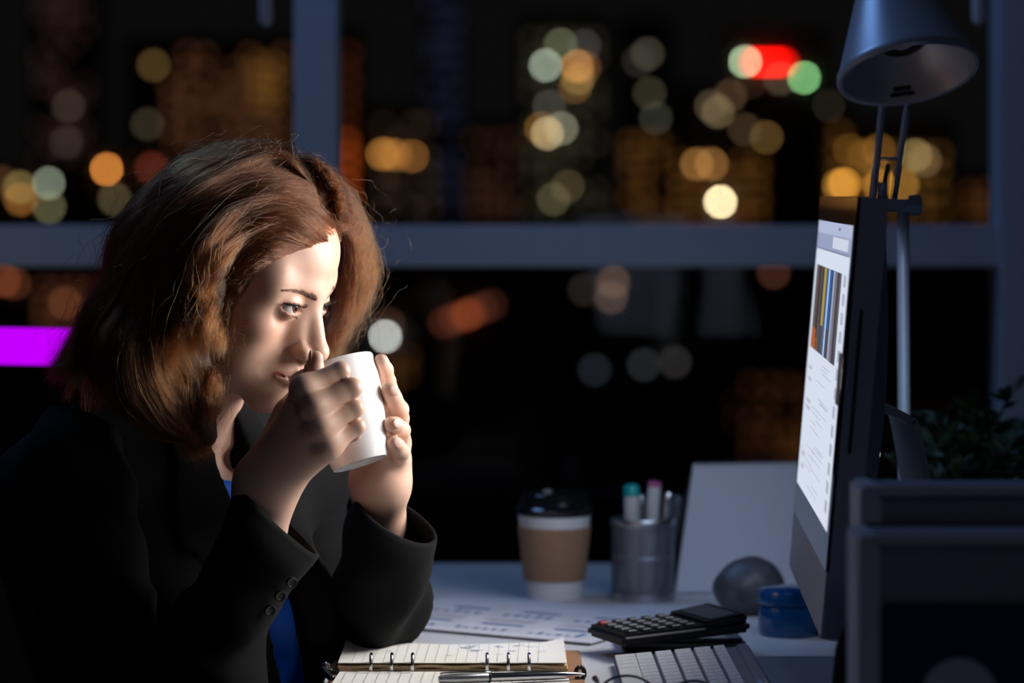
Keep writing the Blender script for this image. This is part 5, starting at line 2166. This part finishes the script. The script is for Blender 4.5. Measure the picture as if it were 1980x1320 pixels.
def strip(p, q, w):
    p, q = np.array(p, float), np.array(q, float)
    d = q - p
    n = np.array([-d[1], d[0], 0])
    n = n / (np.linalg.norm(n) + 1e-9) * w
    k = len(V)
    V.extend([p - n, p + n, q + n, q - n])
    F.append((k, k + 1, k + 2, k + 3))


def on_page(x, v):
    u = (x - x0) / (x1 - x0)
    return (x, gy + .004 + (Ly - .004) * v, DESK_Z + page_h(u, v) + .00035)


for k in range(19):
    x = x0 + .012 + k * .0098
    for s in range(6):
        strip(on_page(x + .002 * s / 6, s / 6 + .02), on_page(x + .002 * (s + 1) / 6, (s + 1) / 6 - (.02 if s == 5 else -.02)), .00022)
for k in range(19):
    x = x0 + .008 + k * .0105
    strip((x, gy - .010, DESK_Z + .0073 + .0006), (x - .004, gy - .145, DESK_Z + .0073 + .0012), .00022)
mesh_obj('ruled_lines', V, F, M_rule, og, smooth=False)['kind'] = 'stuff'
V, F = [], []
rg = random.Random(12)
for (xc, vc, n_) in ((.044, .55, 5), (.118, .78, 16), (.128, .62, 22), (.122, .86, 12), (.150, .80, 10), (.160, .55, 9), (.168, .84, 12), (.180, .80, 9), (.104, .35, 5), (.190, .50, 4), (.146, .40, 5)):
    p = on_page(x0 + xc, vc)
    for k in range(n_):
        nx = x0 + xc + rg.uniform(-.006, .009)
        nv = min(max(vc + rg.uniform(-.07, .07), .05), .95)
        qn = on_page(nx, nv)
        strip(p, qn, .00022)
        p = qn
mesh_obj('handwriting', V, F, M_pen_ink, og, smooth=False)['kind'] = 'stuff'
for px in (718, 758, 798, 942, 983, 1023):
    xr = (px - 990) / FPX * gy
    a = np.linspace(-.15, 1.12, 18) * PI
    tube('ring', [(xr, gy - .001 + .0085 * math.cos(t), DESK_Z + .0130 + .0100 * math.sin(t)) for t in a], .0017, M_chrome, og, seg=10)
box('ring_rail', ((x0 + x1) / 2, gy - .001, DESK_Z + .0042), (.19, .012, .003), M_chrome, og, bevel=.001)
tube('pen_loop', [(x1 + .011 + .004 * math.sin(t), gy - .02, DESK_Z + .008 + .006 * math.cos(t)) for t in np.linspace(0, 2 * PI, 14)], .0022, M_black, og, seg=8)
tube('clasp_strap', [(x0 - .004, gy - .03, DESK_Z + .004), (x0 - .014, gy - .012, DESK_Z + .010), (x0 - .010, gy + .004, DESK_Z + .007), (x0 + .002, gy + .006, DESK_Z + .003)], .0032, M_black, og, n=16, seg=8)
lathe('clasp_stud', (x0 - .012, gy - .002, DESK_Z + .012), (-.3, -.6, .7), [(0, 0), (.0045, 0), (.0045, .002), (.003, .0035), (0, .0038)], M_chrome, og, seg=18)

# pen on the near page
pa_, pb_ = D(848, 1313, .0130), D(1131, 1303, .0125)
pn = empty('silver_pen', (pa_ + pb_) / 2, 'silver ballpoint pen lying across the page of the organizer', 'pen')
ax = pb_ - pa_
Lp = np.linalg.norm(ax)
ax /= Lp
lathe('barrel', pa_ + ax * Lp * .34, ax, [(.0040, 0), (.0042, .004), (.0042, Lp * .42), (.0036, Lp * .52), (.0032, Lp * .54), (0, Lp * .54)], M_chrome, pn, seg=24)
lathe('cap', pa_, ax, [(0, 0), (.0030, 0), (.0036, .002), (.0043, .012), (.0045, Lp * .335), (.0041, Lp * .34), (0, Lp * .34)], M_steel, pn, seg=24)
lathe('cap_ring', pa_ + ax * (Lp * .335), ax, [(.0040, 0), (.0047, .0003), (.0047, .0022), (.0040, .0025)], M_black, pn, seg=24)
lathe('tip', pa_ + ax * Lp * .86, ax, [(.0034, 0), (.0026, Lp * .06), (.0010, Lp * .125), (.0005, Lp * .14), (0, Lp * .14)], M_chrome, pn, seg=20)
tube('clip', [pa_ + ax * .004 + [0, -.003, .004], pa_ + ax * .006 + [0, -.0045, .0062], pa_ + ax * .05 + [0, -.0045, .0055]], .0011, M_chrome, pn, n=14, seg=8)

# glasses standing folded on the keyboard edge
M_spec = mat('dark_plum_frame', (.030, .010, .022), .25)
gl = empty('eyeglasses', D(1260, 1330), 'thin dark plum eyeglasses resting at the edge of the keyboard', 'eyeglasses')
GY = 2.47


def lens_ring(cx, cy, rx, ry, Y, name='rim'):
    return [P(cx + rx * math.cos(t), cy - ry * math.sin(t), Y) for t in np.linspace(0, 2 * PI, 40)]


for (cx, cy, rx) in ((1212, 1346, 56), (1342, 1356, 54)):
    ring = lens_ring(cx, cy, rx, 40, GY)
    tube('rim', ring, .0012, M_spec, gl, seg=8, cap=False)
    gm = bpy.data.materials.get('window_glass')
    mesh_obj('lens', ring[:-1], [tuple(range(39))], gm, gl, smooth=False)
tube('bridge', [P(1268, 1344, GY), P(1278, 1334, GY), P(1288, 1346, GY)], .0012, M_spec, gl, n=10, seg=8)
tube('temple', [P(1160, 1334, GY + .002), P(1158, 1322, GY + .006), P(1150, 1311, GY + .02)], [.0012, .0018, .0028], M_spec, gl, n=12, seg=8)
tube('temple', [P(1396, 1350, GY + .002), P(1390, 1345, GY + .015), P(1330, 1342, GY + .04)], [.0012, .0016, .0016], M_spec, gl, n=12, seg=8)

# mouse pad
pm_ = D(1490, 1281)
mp = quad_sheet('mouse_pad', [(pm_[0], pm_[1] - .20, DESK_Z), (pm_[0] + .22, pm_[1] - .20, DESK_Z), (pm_[0] + .22, pm_[1], DESK_Z), (pm_[0], pm_[1], DESK_Z)], mat('dark_grey_pad', (.07, .075, .085), .8), None, 1, 1, lambda u, v: .003, thick=.0029)
bm = bmesh.new()
bm.from_mesh(mp.data)
ed = [e for e in bm.edges if abs(e.verts[0].co.z - e.verts[1].co.z) > .001]
bmesh.ops.bevel(bm, geom=ed, offset=.014, segments=6, affect='EDGES')
bm.to_mesh(mp.data)
bm.free()
tag(mp, 'flat dark grey mouse pad under the computer screen', 'mouse pad')

# black rounded thing beside the binders: a computer mouse tipped against them
c = P(1668, 1275, 2.36)
V, F = surface_nets(lambda p: smin(ell(p, c + [0, 0, -.02], (.024, .034, .052)), ell(p, c + [.012, 0, -.045], (.030, .036, .030)), .02), c + [-.06, -.06, -.09], c + [.06, .06, .06], .003)
V = V - [0, 0, V[:, 2].min() - DESK_Z]
o = mesh_obj('black_pouch', V, F, mat('matt_black_cloth', (.003, .003, .0035), .95, spec=.1))
tag(o, 'soft black pouch tucked between the binders and the computer', 'pouch')

# file boxes in front of the computer
M_boxgrey = mat('grey_file_card', (0.24, 0.245, 0.265), 0.7, vary=.05)
M_boxpale = mat('pale_file_edge', (0.50, 0.48, 0.50), 0.7, vary=.05)
M_boxnavy = mat('navy_file_card', (0.008, 0.020, 0.055), 0.6, vary=.06)


def file_box(label, px, ptop, Y, w, d, navy_band, labelled):
    p = P(px, ptop, Y)
    h = p[2] - DESK_Z
    t = empty('file_box', (p[0] + w / 2, Y + d / 2, DESK_Z), label, 'file box', 'file boxes at the end of the desk')
    box('file_case', (p[0] + w / 2, Y + d / 2 + .004, DESK_Z + h / 2), (w - .004, d, h - .004), M_boxgrey, t, bevel=.002)
    e = 42 * Y / FPX
    box('spine_edge', (p[0] + e / 2, Y + d / 2, DESK_Z + h / 2), (e, d + .004, h), M_boxpale, t, bevel=.003)
    box('top_edge', (p[0] + w / 2, Y, DESK_Z + h - .004), (w, .006, .008), M_boxpale, t, bevel=.002)
    if navy_band:
        box('navy_band', (p[0] + w / 2, Y - .001, DESK_Z + h - .036), (w, .006, .016), M_boxnavy, t, bevel=.002)
    if labelled:
        x0 = P(1702, 0, Y)[0]
        z1 = P(0, 1166, Y)[2]
        box('navy_cover', ((x0 + p[0] + w) / 2, Y + .001, (DESK_Z + .004 + z1) / 2), (p[0] + w - x0, .006, z1 - DESK_Z - .004), M_boxnavy, t, bevel=.0028, seg=3)
        c = P(1855, 1345, Y - .0035)
        lathe('finger_hole_ring', c, (0, -1, 0), [(.0275, 0), (.0275, .0012), (0, .0014)], M_boxpale, t, seg=40)
    return t


file_box('grey file box with navy cover and round grey spot, nearer of the pair', 1660, 1034, 2.07, .20, .07, False, True)
file_box('taller grey file box with a narrow navy band, standing behind the navy covered one', 1664, 940, 2.20, .21, .07, True, False)

# pot plant behind the computer
M_leaf = mat('dark_green_leaf', (0.020, 0.046, 0.014), 0.5, vary=.4, scale=40)
M_stem = mat('plant_stem', (.05, .06, .025), .7)
pc_ = P(1872, 905, 3.16)
plant = empty('potted_plant', (pc_[0], pc_[1], DESK_Z), 'leafy green pot plant standing behind the file boxes', 'plant')
lathe('pot', (pc_[0], pc_[1], DESK_Z), (0, 0, 1), [(0, 0), (.05, 0), (.065, .09), (.068, .095), (.060, .095), (.058, .08), (0, .08)], mat('grey_pot', (.2, .2, .21), .6), plant)
bm = bmesh.new()
pts = [(0, 0, 0), (.012, .25, .03), (.016, .6, .05), (.010, .88, .04), (0, 1.0, .02), (-.010, .88, .04), (-.016, .6, .05), (-.012, .25, .03), (0, .5, -.02)]
sc_ = .030
vs = [bm.verts.new((x * 26 * sc_ * .8, y * sc_, z * sc_ * 3)) for x, y, z in pts]
for k in range(8):
    bm.faces.new((vs[k], vs[(k + 1) % 8], vs[8]))
lm = bpy.data.meshes.new('leaf')
bm.to_mesh(lm)
bm.free()
lm.materials.append(M_leaf)
rg = random.Random(21)
for k in range(26):
    a, s = rg.uniform(0, 2 * PI), rg.uniform(.25, 1.0)
    r_ = .135 * s
    hz = rg.uniform(.13, .205) if k % 3 else rg.uniform(.19, .235)
    hz *= (1.15 - .35 * s)
    p0_ = np.array([pc_[0], pc_[1], DESK_Z + .075])
    p2_ = np.array([pc_[0] + r_ * math.cos(a), pc_[1] + r_ * math.sin(a) * .8, DESK_Z + hz])
    p1_ = (p0_ + p2_) / 2 + np.array([0, 0, .03])
    cv = catmull([p0_, p1_, p2_], 12)
    V, F = tube_geo(cv, .0014, 5)
    mesh_obj('stem', V, F, M_stem, plant)
    for j in range(4, 12):
        for q in (0, 1):
            if rg.random() < .12:
                continue
            az = rg.uniform(0, 2 * PI)
            el = rg.uniform(-.2, .9)
            sc1 = rg.uniform(.65, 1.15)
            Mx = Matrix.Translation(Vector(cv[j])) @ Matrix.Rotation(az, 4, 'Z') @ Matrix.Rotation(el, 4, 'X') @ Matrix.Rotation(rg.uniform(-.6, .6), 4, 'Y') @ Matrix.Scale(sc1, 4)
            lf = place('leaf', lm, Mx, plant)
